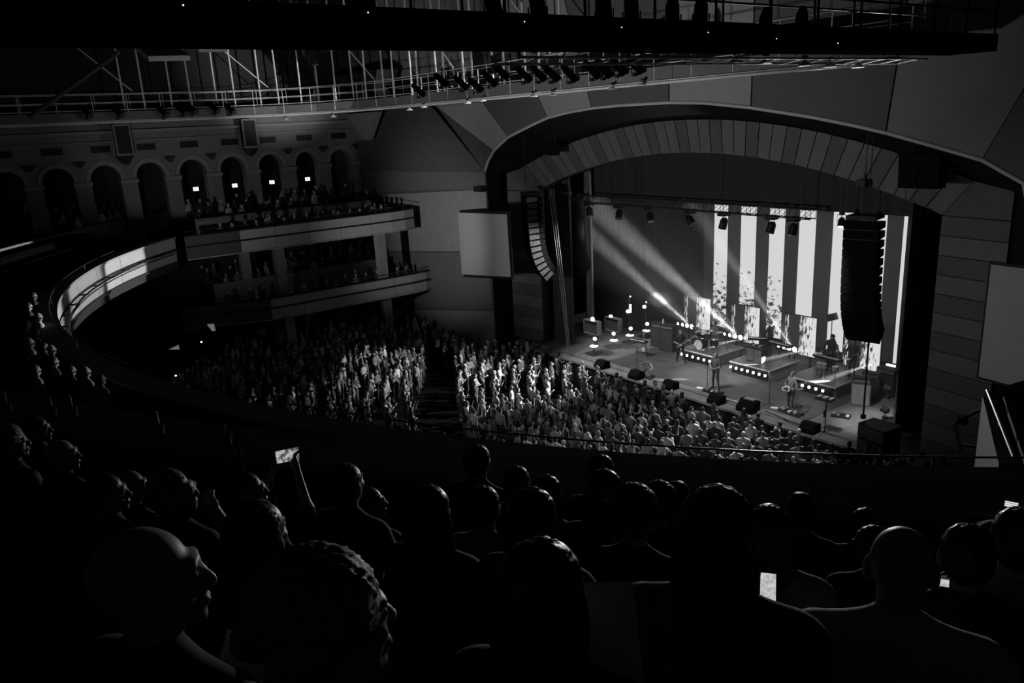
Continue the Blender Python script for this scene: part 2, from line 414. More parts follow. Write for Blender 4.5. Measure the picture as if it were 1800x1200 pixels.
# ------------------------------------------------------------------ balcony (curved) and its fascia
bal = thing('balcony', (CC[0], CC[1] - 27.5, 8), kind='structure')
PH0, PH1 = R(-42.2), R(47)
NS = 60
phs = [PH0 + (PH1 - PH0) * k / NS for k in range(NS + 1)]
def ringprof(m, prof, phs=phs):
    rows = [[arc(r, p, z) for p in phs] for r, z in prof]
    for a, b in zip(rows, rows[1:]): m.strip(a, b)
    return m
def sec(prof, mt, name, phs=phs, parent=bal, smooth=False):
    return ringprof(MB(), prof + [prof[0]], phs).build(name, mt, parent, smooth=smooth)
FAS = 'fascia'
nseg = 15
for k in range(nseg):
    pp = [PH0 + (PH1 - PH0) * (k + t / 4) / nseg for t in range(5)]
    g = .0006
    pp[0] += g; pp[-1] -= g
    o1 = sec([(27.5, 8.55), (27.5, 9.06), (27.62, 9.06), (27.62, 8.55)], FAS, 'fascia_panel', pp)
    o2 = sec([(27.56, 7.92), (27.5, 8.46), (27.62, 8.46), (27.66, 7.92)], FAS, 'fascia_panel', pp)
    sec([(27.7, 7.5), (27.7, 7.88), (27.8, 7.88), (27.8, 7.5)], FAS, 'lower_fascia_panel', pp)
sec([(27.58, 7.5), (27.58, 9.04), (28.2, 9.04), (28.2, 7.5)], 'dark', 'core')
sec([(27.42, 9.06), (27.42, 9.14), (27.98, 9.14), (27.98, 9.06)], 'cap', 'parapet_cap')
sec([(27.42, 7.86), (27.42, 7.92), (27.6, 7.92), (27.6, 7.86)], 'dark', 'ledge_line')
# raked floor of the balcony, loge below the cross wall and the rows the camera sits in
ROWR = [34.0 + .85 * k for k in range(7)]
def rowz(k): return 10.44 + .345 * k
PHF = [R(-60) + R(125) * k / 70 for k in range(71)]
prof = [(28.2, 7.6), (28.2, 8.15), (29.1, 8.15), (29.1, 8.5), (30.0, 8.5), (30.0, 8.85), (30.9, 8.85), (30.9, 9.2), (31.8, 9.2), (31.8, 9.5), (32.8, 9.5)]
ringprof(MB(), prof, phs).build('loge_floor', 'carpet', bal)
PHN = [R(2) + R(62) * k / 40 for k in range(41)]
prof = [(32.8, 9.5), (32.8, rowz(-1.41))] + [(34.0 + .85 * k, rowz(k)) for k in range(9)]
ringprof(MB(), prof, PHN).build('rear_floor', 'carpet', bal)
PHL = [R(-62) + R(62) * k / 40 for k in range(41)]
prof = [(32.8, 8.4)]
for k in range(11): prof += [(33.2 + .9 * k, 8.4 + .22 * k), (33.2 + .9 * k, 8.62 + .22 * k)]
ringprof(MB(), prof, PHL).build('side_floor', 'carpet', bal)
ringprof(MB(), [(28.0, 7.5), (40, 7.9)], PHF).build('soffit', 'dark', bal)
# cross wall with a wide ledge in front of the near rows
cw = thing('wall_cross', arc(33.0, R(35), 10), kind='structure')
PHC = [R(12) + R(48) * k / 30 for k in range(31)]
ringprof(MB(), [(32.7, 9.4), (32.7, 11.12), (32.9, 11.12), (33.0, 10.5)], PHC).build('wall_body', 'dark', cw)
ringprof(MB(), [(32.6, 11.12), (32.6, 11.2), (33.15, 11.2), (33.15, 11.12), (32.6, 11.12)], PHC).build('ledge', 'ledge', cw)
# low walls between the far balcony's seat blocks
lw = thing('wall_low', (-46, 6, 9), kind='structure')
for (a, b, Rr, zt, zb) in ((-43.2, -28.0, 32.6, 9.62, 8.6), (-62, -44.6, 33.4, 9.55, 8.6)):
    pp = [R(a) + R(b - a) * k / 12 for k in range(13)]
    ringprof(MB(), [(Rr, zb), (Rr, zt), (Rr + .2, zt), (Rr + .2, zb)], pp).build('wall_body', 'bay_mid2', lw)
# brass-dark safety rail on the balcony front with posts
rl = thing('railing', arc(27.6, R(25), 9.14), 'thin dark safety rail along the curved balcony front', 'railing')
pr = [R(-30) + R(77) * k / 60 for k in range(61)]
MB().tube([arc(27.6, p, 9.36) for p in pr], .015, 6).build('top_rail', 'dark_steel', rl, smooth=True)
pm = MB().cyl((0, 0, 0), (0, 0, .22), .016, 6); 
for k in (6, 17, 28, 39, 49, 58):
    q = MB().cyl(arc(27.6, pr[k], 9.13), arc(27.6, pr[k], 9.36), .016, 6); q.build('post', 'dark_steel', rl)
# lighting pipe along the lit part of the fascia
pp_ = [R(-42) + R(52) * k / 40 for k in range(41)]
t = thing('lighting_pipe', arc(27.2, R(-20), 8.5), 'black lighting pipe on brackets along the curved balcony fascia', 'pipe')
MB().tube([arc(27.2, p, 8.54) for p in pp_], .035, 6).build('pipe', 'black', t, smooth=True)
MB().tube([arc(27.3, p, 8.36) for p in pp_], .022, 6).build('cable', 'black', t, smooth=True)
for k in range(0, 41, 3):
    MB().box(arc(27.36, pp_[k], 8.5), (.05, .34, .05), rz=pp_[k]).build('bracket', 'black', t)

# ------------------------------------------------------------------ side boxes, two tiers
def tier(nm, X, z, Y0, Y1, yk):
    t = thing(nm, (X, (Y0 + Y1) / 2, z - 1.2), kind='structure')
    end = [(X, Y1 - 3.2), (X - .05, Y1 - 1.8), (X - .22, Y1 - .8), (X - .55, Y1)]
    path = [(X - 1.6, Y0 - 2.2), (X - .9, Y0)] if nm == 'wall_box_lower' else [(X - .05, Y0)]
    path += [(X, yk)] + [(X, yk + (Y1 - 3.2 - yk) * q) for q in (.25, .5, .75)] + end
    for i in range(len(path) - 1):
        a, b = Vector((*path[i], 0)), Vector((*path[i + 1], 0)); d = (b - a).normalized(); n_ = Vector((d.y, -d.x, 0))
        a2, b2 = a + d * .012, b - d * .012
        for z0, z1, o_ in ((z - .52, z - .04, 0), (z - 1.18, z - .62, 0)):
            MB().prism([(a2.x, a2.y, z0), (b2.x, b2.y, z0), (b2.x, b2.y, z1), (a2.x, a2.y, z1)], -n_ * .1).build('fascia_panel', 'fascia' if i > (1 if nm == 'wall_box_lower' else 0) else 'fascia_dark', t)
        MB().prism([(a.x, a.y, z - 1.2), (b.x, b.y, z - 1.2), (b.x, b.y, z - .05), (a.x, a.y, z - .05)], -n_ * .3).build('core', 'dark', t) if False else None
    P3 = lambda off, zz: [(p[0] - off, p[1], zz) for p in path]
    MB().strip(P3(.08, z - 1.2), P3(.08, z)).build('core', 'dark', t)
    mm = MB(); mm.strip(P3(-.08, z), P3(.3, z)); mm.strip(P3(-.08, z - .05), P3(-.08, z)); mm.build('parapet_cap', 'black', t)
    mm = MB(); mm.tube([(p[0] + .12, p[1], z - .57) for p in path], .03, 6); mm.build('lighting_pipe', 'black', t, smooth=True)
    mm = MB(); mm.tube([(p[0] + .03, p[1], z - 1.22) for p in path], .035, 6); mm.build('edge_molding', 'fascia', t, smooth=True)
    # floor slab and rail
    mm = MB(); mm.strip(P3(.1, z - .95), [(-50, p[1], z - .6) for p in path]); mm.strip(P3(.1, z - 1.2), [(-50, p[1], z - 1.2) for p in path]); mm.build('slab', 'carpet', t)
    r_ = MB(); r_.tube([(p[0] - .1, p[1], z + .22) for p in path], .02, 5); r_.build('rail', 'dark_steel', t)
    for q in range(2, len(path)):
        p = path[q]; MB().cyl((p[0] - .1, p[1], z - .02), (p[0] - .1, p[1], z + .22), .015, 5).build('rail_post', 'dark_steel', t)
    return t
tier('wall_box_upper', -42.4, 9.1, 10.4, 24.1, 13.2)
tier('wall_box_lower', -42.55, 5.15, 12.2, 25.3, 14.4)
for (X, za, zb, Y0, Y1) in ((-46.0, 9.05, 9.55, 12.0, 22.8), (-46.2, 5.1, 5.75, 12.5, 23.6)):
    m = MB().prism([(X, Y0, za - .8), (X, Y1, za - .8), (X, Y1, zb), (X, Y0, zb)], (-.15, 0, 0))
    tag(m.build('wall_box_rear', 'bay_mid2'), kind='structure')
    m = MB().prism([(X - .15, Y0, za - .6), (X - .15, Y1, za - .6), (-50, Y1, za + .2), (-50, Y0, za + .2)], (0, 0, -.1))
    tag(m.build('floor_box_rear', 'carpet'), kind='structure')
tag(MB().box((-50.6, 8, 4.1), (.2, 34, 8.2)).build('wall_back_boxes', 'dark'), kind='structure')
ncol = 0
for (px, py, X, zb, zt) in ((130 + 360, 450, -43.3, 4.2, 7.9), (668, 430, -43.3, 4.2, 7.9), (509, 575, -43.3, 0.9, 3.95), (680, 545, -43.3, .9, 3.95), (545, 565, -46.5, .9, 3.95), (600, 560, -46.5, .9, 3.95), (430, 460, -46.5, 4.2, 7.9)):
    p = atx(px, py, X); ncol += 1
    tag(MB().box((X, p[1], (zb + zt) / 2), (.45, .55, zt - zb)).build('column', 'column'), kind='structure')

# ================================================================== FIGURES: one continuous skin grown over a posed skeleton
def rnd_mat(name, stops, rough=0.8, mul=7.31):
    m = bpy.data.materials.new(name); m.use_nodes = True; nt = m.node_tree; b = nt.nodes['Principled BSDF']
    oi = nt.nodes.new('ShaderNodeObjectInfo'); at = nt.nodes.new('ShaderNodeAttribute'); at.attribute_name = 'tone'
    ad = nt.nodes.new('ShaderNodeMath'); ad.operation = 'ADD'
    mu = nt.nodes.new('ShaderNodeMath'); mu.operation = 'MULTIPLY'; mu.inputs[1].default_value = mul
    fr = nt.nodes.new('ShaderNodeMath'); fr.operation = 'FRACT'
    cr = nt.nodes.new('ShaderNodeValToRGB')
    nt.links.new(oi.outputs['Random'], ad.inputs[0]); nt.links.new(at.outputs['Fac'], ad.inputs[1])
    nt.links.new(ad.outputs[0], mu.inputs[0]); nt.links.new(mu.outputs[0], fr.inputs[0]); nt.links.new(fr.outputs[0], cr.inputs[0])
    el = cr.color_ramp.elements
    for i, (p, v) in enumerate(stops):
        e = el[i] if i < 2 else el.new(p)
        e.position = p; e.color = (v, v, v, 1)
    nt.links.new(cr.outputs[0], b.inputs['Base Color'])
    b.inputs['Roughness'].default_value = rough; b.inputs['Specular IOR Level'].default_value = 0.3
    MATS[name] = m
rnd_mat('p_skin', [(0, .22), (1, .5), (.5, .4)], .55, 3.7)
rnd_mat('p_hair', [(0, .01), (1, .2), (.6, .03), (.88, .07)], .5, 5.3)
rnd_mat('p_top', [(0, .02), (1, .6), (.45, .08), (.7, .25)], .85, 7.31)
rnd_mat('p_bot', [(0, .02), (1, .12)], .9, 11.7)
mat('p_shoe', 0.03, 0.6); mat('f_hair', 0.025, 0.4, noise=0.5, scale=40, bump=0.6); mat('f_skin', 0.22, 0.5, noise=0.05); mat('f_dark', 0.02, 0.85, noise=0.3, scale=30)
mat('f_grey', 0.16, 0.85, noise=0.2, scale=20); mat('f_white', 0.4, 0.85, noise=0.1, scale=15); mat('f_hair_grey', 0.1, 0.6, noise=0.5, scale=60, bump=0.6)
mat('b_shirt', 0.07, 0.8, noise=0.3, scale=12); mat('b_jeans', 0.06, 0.85, noise=0.3, scale=20); mat('b_white', 0.6, 0.5); mat('b_black', 0.02, 0.7)
# striped top
m = bpy.data.materials.new('f_stripe'); m.use_nodes = True; nt = m.node_tree; b = nt.nodes['Principled BSDF']
tc = nt.nodes.new('ShaderNodeTexCoord'); wv = nt.nodes.new('ShaderNodeTexWave'); wv.inputs['Scale'].default_value = 11; wv.inputs['Distortion'].default_value = .6
cr = nt.nodes.new('ShaderNodeValToRGB'); cr.color_ramp.elements[0].color = (.015, .015, .015, 1); cr.color_ramp.elements[1].color = (.09, .09, .09, 1)
cr.color_ramp.elements[0].position = .55; cr.color_ramp.elements[1].position = .75
nt.links.new(tc.outputs['Object'], wv.inputs['Vector']); nt.links.new(wv.outputs[0], cr.inputs[0]); nt.links.new(cr.outputs[0], b.inputs['Base Color'])
b.inputs['Roughness'].default_value = .9; MATS['f_stripe'] = m

def snet(V, o, h):
    s = V < 0; A = s.astype(np.int8); X, Y, Z = V.shape
    c = sum(A[i:X - 1 + i, j:Y - 1 + j, k:Z - 1 + k] for i in (0, 1) for j in (0, 1) for k in (0, 1))
    act = (c > 0) & (c < 8); idx = -np.ones(act.shape, np.int64); ii = np.argwhere(act); idx[act] = np.arange(len(ii))
    acc = np.zeros((len(ii), 3)); cnt = np.zeros(len(ii))
    offs = [(i, j, k) for i in (0, 1) for j in (0, 1) for k in (0, 1)]
    for a in offs:
        for ax in range(3):
            if a[ax]: continue
            b = list(a); b[ax] = 1
            va = V[ii[:, 0] + a[0], ii[:, 1] + a[1], ii[:, 2] + a[2]]; vb = V[ii[:, 0] + b[0], ii[:, 1] + b[1], ii[:, 2] + b[2]]
            cr = (va < 0) != (vb < 0); t = np.where(cr, va / np.where(cr, va - vb, 1), 0)
            p = np.array(a, float)[None] + np.zeros((len(ii), 3)); p[:, ax] += t
            acc[cr] += p[cr]; cnt[cr] += 1
    verts = o + (ii + acc / cnt[:, None]) * h
    F = []
    for ax in range(3):
        u, w_ = (ax + 1) % 3, (ax + 2) % 3
        sl0 = [slice(None)] * 3; sl1 = [slice(None)] * 3
        sl0[ax] = slice(0, -1); sl1[ax] = slice(1, None)
        d = s[tuple(sl0)] != s[tuple(sl1)]
        e = np.argwhere(d); ok = (e[:, u] > 0) & (e[:, w_] > 0) & (e[:, u] < V.shape[u] - 1) & (e[:, w_] < V.shape[w_] - 1); e = e[ok]
        def cell(du, dw):
            q = e.copy(); q[:, u] += du; q[:, w_] += dw
            return idx[q[:, 0], q[:, 1], q[:, 2]]
        q = np.stack([cell(-1, -1), cell(0, -1), cell(0, 0), cell(-1, 0)], 1)
        inside = s[e[:, 0], e[:, 1], e[:, 2]]
        q[~inside] = q[~inside][:, ::-1]
        F.append(q)
    return verts, np.concatenate(F)
def prim_sdf(pr, P):
    if pr[0] == 'c':
        a, b, ra, rb = np.array(pr[1], float), np.array(pr[2], float), pr[3], pr[4]
        ab = b - a; t = np.clip(((P - a) @ ab) / max(ab @ ab, 1e-9), 0, 1)
        return np.linalg.norm(P - a - t[:, None] * ab, axis=1) - (ra + (rb - ra) * t)
    c, r = np.array(pr[1], float), np.array(pr[2], float)
    q = P - c
    if len(pr) > 4 and pr[4] is not None: q = q @ pr[4]
    k0 = np.linalg.norm(q / r, axis=1); k1 = np.linalg.norm(q / (r * r), axis=1)
    return k0 * (k0 - 1) / np.maximum(k1, 1e-6)
def sdf_mesh(prims, h, k):
    lo = np.full(3, 9e9); hi = -lo
    for pr in prims:
        if pr[0] == 'c':
            rr = max(pr[3], pr[4]); pts = [np.array(pr[1]) - rr, np.array(pr[1]) + rr, np.array(pr[2]) - rr, np.array(pr[2]) + rr]
        else:
            rr = max(pr[2]); pts = [np.array(pr[1]) - rr, np.array(pr[1]) + rr]
        for p in pts: lo = np.minimum(lo, p); hi = np.maximum(hi, p)
    lo = lo - 3 * h; n = np.ceil((hi + 3 * h - lo) / h).astype(int)
    g = np.stack(np.meshgrid(*[np.arange(q) for q in n], indexing='ij'), -1).reshape(-1, 3)
    P = lo + g * h; D = None
    for pr in prims:
        d = prim_sdf(pr, P)
        if D is None: D = d
        else:
            e = np.maximum(k - np.abs(D - d), 0) / k; D = np.minimum(D, d) - e * e * k * .25
    vs, fs = snet(D.reshape(n), lo, h)
    ids = np.argmin(np.stack([prim_sdf(pr, vs) for pr in prims]), 0)
    return vs, fs, ids
def rotz(a): c, s = math.cos(a), math.sin(a); return np.array([[c, -s, 0], [s, c, 0], [0, 0, 1.]])
def rotx(a): c, s = math.cos(a), math.sin(a); return np.array([[1, 0, 0], [0, c, -s], [0, s, c]])
def person_mesh(name, seated=False, arms=None, hair='short', head=(0, 0), lean=0.0, wide=1.0, stance=.1, mats=('p_skin', 'p_hair', 'p_top', 'p_bot', 'p_shoe'), h=.045, hh=.028, fine_hands=0, hips=(0, 0), feet=None, beard=False, glasses=False, cap=False, sleeves='short'):
    SK, HA, TO, BO, SH = range(5)
    dz = -.43 if seated else 0.0
    B = []; H = []; FN = []
    L = rotx(-lean)
    piv = np.array([0, 0, .95 + dz])
    def up(p): return tuple(piv + L @ (np.array(p, float) + (0, 0, dz) - piv))
    # legs
    for i, sx in enumerate((-1, 1)):
        hp = (sx * .09 * wide, 0, .92 + dz)
        if seated: kn, an = (sx * .12, .44, .50), (sx * .12, .46, .10)
        else:
            f = feet[i] if feet else (sx * stance, 0)
            an = (f[0], f[1], .09); kn = ((hp[0] + f[0]) / 2, f[1] * .5 + .04, .50)
        B += [('c', hp, kn, .088 * wide, .058, BO), ('c', kn, an, .056, .04, BO)]
        B += [('c', (an[0], an[1] - .03, .045), (an[0] + sx * .02, an[1] + .15, .035), .042, .034, SH)]
    B += [('e', up((0, 0, .95)), (.165 * wide, .12, .13), BO), ('e', up((0, .005, 1.1)), (.15 * wide, .108 * wide, .17), TO), ('e', up((0, 0, 1.27)), (.18 * wide, .115, .2), TO),
          ('c', up((-.145 * wide, -.01, 1.41)), up((.145 * wide, -.01, 1.41)), .068, .068, TO)]
    for sx in (-1, 1): B.append(('c', up((0, -.02, 1.5)), up((sx * .13 * wide, -.02, 1.425)), .05, .05, TO))
    arms = arms or [((.26, -.02, 1.12), (.25, .08, .88)), ((.26, -.02, 1.12), (.25, .08, .88))]
    for i, sx in enumerate((-1, 1)):
        el, ha = arms[i]
        el = up((sx * el[0], el[1], el[2])); ha = up((sx * ha[0], ha[1], ha[2])); sh = up((sx * .185 * wide, -.01, 1.40))
        B += [('c', sh, el, .056, .043, TO), ('c', el, ha, .042, .029, SK if sleeves == 'short' else TO)]
        w_ = np.array(ha); d = w_ - np.array(el); d = d / np.linalg.norm(d)
        if not fine_hands: B += [('c', tuple(w_), tuple(w_ + d * .1), .036, .03, SK)]
        else:
            n_ = np.cross(d, (0, 0, 1.)) if abs(d[2]) < .9 else np.array([1., 0, 0]); n_ = n_ / np.linalg.norm(n_); s_ = np.cross(n_, d)
            if s_[2] < 0: pass
            FN.append(('c', tuple(w_ - d * .02), tuple(w_ + d * .075), .027, .032, SK))
            FN.append(('c', tuple(w_ + d * .05 - s_ * .02), tuple(w_ + d * .08 + s_ * .025), .02, .018, SK))
            for q, (off, ln) in enumerate(((-.03, .068), (-.01, .08), (.01, .076), (.03, .06))):
                a = w_ + d * .085 + s_ * off; b = a + d * ln * .55 + n_ * sx * .012; c_ = b + d * ln * .25 + n_ * sx * .034
                FN += [('c', tuple(a), tuple(b), .0105, .0095, SK), ('c', tuple(b), tuple(c_), .0095, .008, SK)]
            a = w_ + d * .03 - s_ * .03; b = a + d * .03 - s_ * .032 + n_ * sx * .012
            FN += [('c', tuple(a), tuple(b), .0135, .011, SK), ('c', tuple(b), tuple(b + d * .032 - s_ * .004), .011, .009, SK)]
    # head on its neck
    HR = rotz(-head[0]) @ rotx(-head[1]); nb = np.array([0, 0, 1.52])
    def hd(p): return up(nb + HR @ (np.array(p, float) - nb))
    RM = L @ HR
    def E(c, r, m_): H.append(('e', hd(c), r, m_, RM))
    H.append(('c', up((0, -.015, 1.42)), hd((0, -.005, 1.58)), .058, .052, SK))
    E((0, -.012, 1.668), (.075, .093, .09), SK); E((0, .03, 1.625), (.061, .064, .082), SK); E((0, .05, 1.566), (.04, .036, .03), SK)
    E((0, .078, 1.553), (.022, .02, .018), SK); E((0, .085, 1.676), (.048, .014, .011), SK)
    H.append(('c', hd((0, .092, 1.662)), hd((0, .113, 1.622)), .008, .0125, SK)); E((0, .1, 1.616), (.019, .014, .009), SK)
    E((0, .09, 1.592), (.022, .013, .007), SK); E((0, .087, 1.578), (.02, .012, .007), SK)
    for sx in (-1, 1):
        E((sx * .04, .066, 1.63), (.02, .018, .018), SK); E((sx * .08, -.012, 1.638), (.010, .023, .033), SK); E((sx * .074, -.004, 1.615), (.008, .012, .014), SK)
    for sx in (-1, 1): E((sx * .03, .088, 1.654), (.011, .006, .006), HA)
    E((0, .1, 1.585), (.018, .004, .003), HA)
    if hair == 'short': E((0, -.02, 1.685), (.083, .094, .088), HA); E((0, -.055, 1.64), (.074, .05, .07), HA)
    if hair == 'curly':
        E((0, -.02, 1.70), (.1, .105, .095), HA)
        for q in range(9):
            a = q * .7; E((.085 * math.cos(a), -.03 + .085 * math.sin(a) * .6 - .03, 1.68 + .03 * math.sin(3 * q)), (.034, .034, .034), HA)
    if hair in ('long', 'verylong'):
        E((0, -.018, 1.688), (.088, .1, .09), HA); E((0, -.06, 1.57), (.095, .062, .16 if hair == 'long' else .2), HA)
        for sx in (-1, 1): E((sx * .075, -.02, 1.57), (.028, .05, .13), HA)
        if hair == 'verylong': E((0, -.1, 1.40), (.1, .045, .2), HA)
    if hair == 'bun': E((0, -.02, 1.685), (.083, .094, .088), HA); E((0, -.055, 1.64), (.074, .05, .07), HA); E((0, -.1, 1.735), (.045, .045, .045), HA)
    if hair == 'pony': E((0, -.02, 1.685), (.083, .094, .088), HA); E((0, -.1, 1.66), (.034, .04, .034), HA); E((0, -.13, 1.55), (.03, .03, .12), HA)
    if beard: E((0, .045, 1.57), (.06, .055, .055), HA)
    if cap: E((0, -.005, 1.70), (.088, .102, .075), BO); E((0, .12, 1.685), (.065, .06, .012), BO)
    if glasses:
        for sx in (-1, 1): E((sx * .034, .102, 1.65), (.026, .006, .02), BO); E((sx * .075, .05, 1.652), (.006, .055, .006), BO)
    parts = [sdf_mesh(B, h, .05), sdf_mesh(H, hh, .014)]
    if hh < .02:                                # hair: fine uneven strands and curls
        hv = np.array([pr[3] if pr[0] == 'e' else pr[5] for pr in H])[parts[1][2]] == HA
        q = parts[1][0]; c0 = np.array(hd((0, -.02, 1.64))); dv = q - c0; dv /= np.linalg.norm(dv, axis=1)[:, None]; az = np.arctan2(dv[:, 0], dv[:, 1])
        if hair == 'curly': nzv = np.sin(q[:, 0] * 260 + 3 * np.sin(q[:, 2] * 130)) * np.sin(q[:, 2] * 280 + q[:, 1] * 100) + .6 * np.sin(q[:, 1] * 310 + q[:, 2] * 190); am = .0035
        else: nzv = np.sin(az * 31 + 2 * np.sin(q[:, 2] * 25)) + .6 * np.sin(az * 57 + q[:, 2] * 30); am = .0022
        q[hv] += (dv * (nzv * am)[:, None])[hv]
    if FN: parts.append(sdf_mesh(FN, .006 if fine_hands == 1 else .008, .012))
    vs = np.concatenate([p[0] for p in parts]); off = np.cumsum([0] + [len(p[0]) for p in parts])
    fs = np.concatenate([p[1] + off[i] for i, p in enumerate(parts)])
    pm = [np.array([pr[3] if pr[0] == 'e' else pr[5] for pr in q])[p[2]] for q, p in zip([B, H, FN], parts)]
    vm = np.concatenate(pm)
    me = bpy.data.meshes.new(name)
    me.from_pydata(vs.tolist(), [], fs.tolist())
    me.polygons.foreach_set('material_index', vm[fs[:, 0]].astype(np.int32))
    me.polygons.foreach_set('use_smooth', [True] * len(fs))
    for k_ in mats: me.materials.append(MATS[k_])
    me.update()
    me['_np'] = 0
    PM[me.name] = (vs, fs, vm[fs[:, 0]])
    return me
PM = {}
def person(me, loc, rz, label, group=None, name='person'):
    o = bpy.data.objects.new(name, me); COL.objects.link(o)
    o.location = loc; o.rotation_euler = (0, 0, rz)
    return tag(o, label, 'person', group)
def face(p, q): return math.atan2(-(q[0] - p[0]), q[1] - p[1])   # turn +Y towards q

# ================================================================== THE STAGE
# stage house
tag(MB().box((XC, 40.2, 7.2), (44, .2, 14.4)).build('wall_back', 'black_cloth'), kind='structure')
tag(MB().box((-43, 34.5, 7.2), (.2, 12, 14.4)).build('wall_left_wing', 'black_cloth'), kind='structure')
tag(MB().box((-6, 34.5, 7.2), (.2, 12, 14.4)).build('wall_right_wing', 'black_cloth'), kind='structure')
tag(MB().box((XC, 34.2, 14.6), (44, 12, .2)).build('ceiling_stage', 'black_cloth'), kind='structure')
def drape(name, x0, x1, Y, z0, z1, label, mt='black_cloth', folds=14, amp=.1, group=None):
    m = MB(); n = folds * 6; A = []; B = []
    for i in range(n + 1):
        t = i / n; x = x0 + (x1 - x0) * t; a = 2 * math.pi * folds * t
        A.append((x, Y + amp * math.sin(a) + .03 * math.sin(a * .37), z0)); B.append((x, Y + amp * .8 * math.sin(a) + .03 * math.sin(a * .37), z1))
    th = [(p[0], p[1] + .02, p[2]) for p in A]
    m.strip(A, B); m.strip([(p[0], p[1] + .02, p[2]) for p in A], [(p[0], p[1] + .02, p[2]) for p in B])
    o = m.build(name, mt, smooth=True); return tag(o, label, 'curtain', group)
mat('border', .035, .9, noise=.2); mat('drape', .05, .8, noise=.2); mat('drape_grey', .16, .7, noise=.2)  # border cloth lightened in place of haze glow in front of it
drape('leg_curtain', -36.3, -33.9, 29.0, ST, 12.5, 'dark pleated leg curtain beside the timber edge of the stage opening, below the speaker array', 'drape', 9, .12)
drape('leg_curtain', -34.6, -33.9, 30.6, ST, 12.0, 'grey gathered curtain catching light just behind the dark leg curtain', 'drape_grey', 5, .09)
drape('leg_curtain', -37.5, -32.6, 33.6, ST, 12.0, 'black curtain behind the light towers', 'black_cloth', 16, .12)
drape('leg_curtain', -15.0, -12.6, 29.6, ST, 12.5, 'black pleated leg curtain beside the speaker stack and side lamps', 'black_cloth', 12, .12)
drape('leg_curtain', -17.2, -13.0, 34.5, ST, 12.0, 'black curtain at the far edge of the striped screen', 'black_cloth', 16, .12)
drape('border_curtain', -40, -9, 31.0, 9.5, 14.2, 'long black border curtain hanging across the top of the stage', 'border', 40, .06)
drape('backdrop', -42, -8, 38.6, ST, 13, 'black backdrop curtain behind the striped screen', 'black_cloth', 50, .08)

# big LED wall with a striped picture
def led_mat():
    m = bpy.data.materials.new('led_picture'); m.use_nodes = True; nt = m.node_tree; N = nt.nodes; Lk = nt.links
    b = N['Principled BSDF']; b.inputs['Base Color'].default_value = (.01, .01, .01, 1); b.inputs['Roughness'].default_value = .5
    tc = N.new('ShaderNodeTexCoord'); sp = N.new('ShaderNodeSeparateXYZ'); Lk.new(tc.outputs['Object'], sp.inputs[0])
    mr = N.new('ShaderNodeMapRange'); mr.inputs[1].default_value = -7; mr.inputs[2].default_value = 6.5; Lk.new(sp.outputs[0], mr.inputs[0])
    cr = N.new('ShaderNodeValToRGB'); cr.color_ramp.interpolation = 'CONSTANT'
    ed = [(-29.56, 1), (-28.58, 0), (-27.67, 1), (-26.70, 0), (-25.86, 1), (-24.89, 0), (-24.04, 1), (-23.10, 0), (-22.13, 1), (-19.42, 0), (-18.60, 1), (-18.45, 0)]
    el = cr.color_ramp.elements
    el[0].position = 0; el[0].color = (0, 0, 0, 1); el[1].position = (ed[0][0] - XC + 7) / 13.5; el[1].color = (1, 1, 1, 1)
    for x, v in ed[1:]:
        e = el.new((x - XC + 7) / 13.5); e.color = (v, v, v, 1)
    Lk.new(mr.outputs[0], cr.inputs[0])
    # branches and foliage of the picture: dark flecks, denser low down
    nz = N.new('ShaderNodeTexNoise'); nz.inputs['Scale'].default_value = 2.6; nz.inputs['Detail'].default_value = 8; nz.inputs['Roughness'].default_value = .72
    mp = N.new('ShaderNodeMapping'); mp.inputs['Scale'].default_value = (1.1, 1, 1.7); mp.inputs['Rotation'].default_value = (0, .35, 0)
    Lk.new(tc.outputs['Object'], mp.inputs[0]); Lk.new(mp.outputs[0], nz.inputs['Vector'])
    zr = N.new('ShaderNodeMapRange'); zr.inputs[1].default_value = 1.2; zr.inputs[2].default_value = 5.0; zr.inputs[3].default_value = .51; zr.inputs[4].default_value = .30
    Lk.new(sp.outputs[2], zr.inputs[0])
    xr = N.new('ShaderNodeMapRange'); xr.inputs[1].default_value = -1.2; xr.inputs[2].default_value = 1.2; xr.inputs[3].default_value = 0; xr.inputs[4].default_value = .22
    Lk.new(sp.outputs[0], xr.inputs[0])
    sb_ = N.new('ShaderNodeMath'); sb_.operation = 'SUBTRACT'; Lk.new(zr.outputs[0], sb_.inputs[0]); Lk.new(xr.outputs[0], sb_.inputs[1])
    gt = N.new('ShaderNodeMath'); gt.operation = 'GREATER_THAN'; Lk.new(nz.outputs[0], gt.inputs[0]); Lk.new(sb_.outputs[0], gt.inputs[1])
    mu = N.new('ShaderNodeMath'); mu.operation = 'MULTIPLY'; Lk.new(cr.outputs[0], mu.inputs[0]); Lk.new(gt.outputs[0], mu.inputs[1])
    fr = N.new('ShaderNodeMapRange'); fr.inputs[3].default_value = .012; fr.inputs[4].default_value = .72; Lk.new(mu.outputs[0], fr.inputs[0])
    b.inputs['Emission Color'].default_value = (1, 1, 1, 1); Lk.new(fr.outputs[0], b.inputs['Emission Strength'])
    MATS['led_picture'] = m
led_mat()
t = thing('led_wall', (XC, 36, 1.9), 'huge LED wall showing bright vertical stripes behind the band', 'led screen')
MB().box((XC, 36.06, 5.6), (12.2, .1, 7.8)).build('frame', 'black', t)
for k in range(12):
    x0 = -30.2 + k * .98
    MB().box((x0 + .49, 36, 5.6), (.976, .04, 7.7)).build('led_panel_column', 'led_picture', t) if False else None
MB().box(((-30.2 - 18.44) / 2, 36, 5.6), (11.76, .04, 7.7)).build('picture', 'led_picture', t)
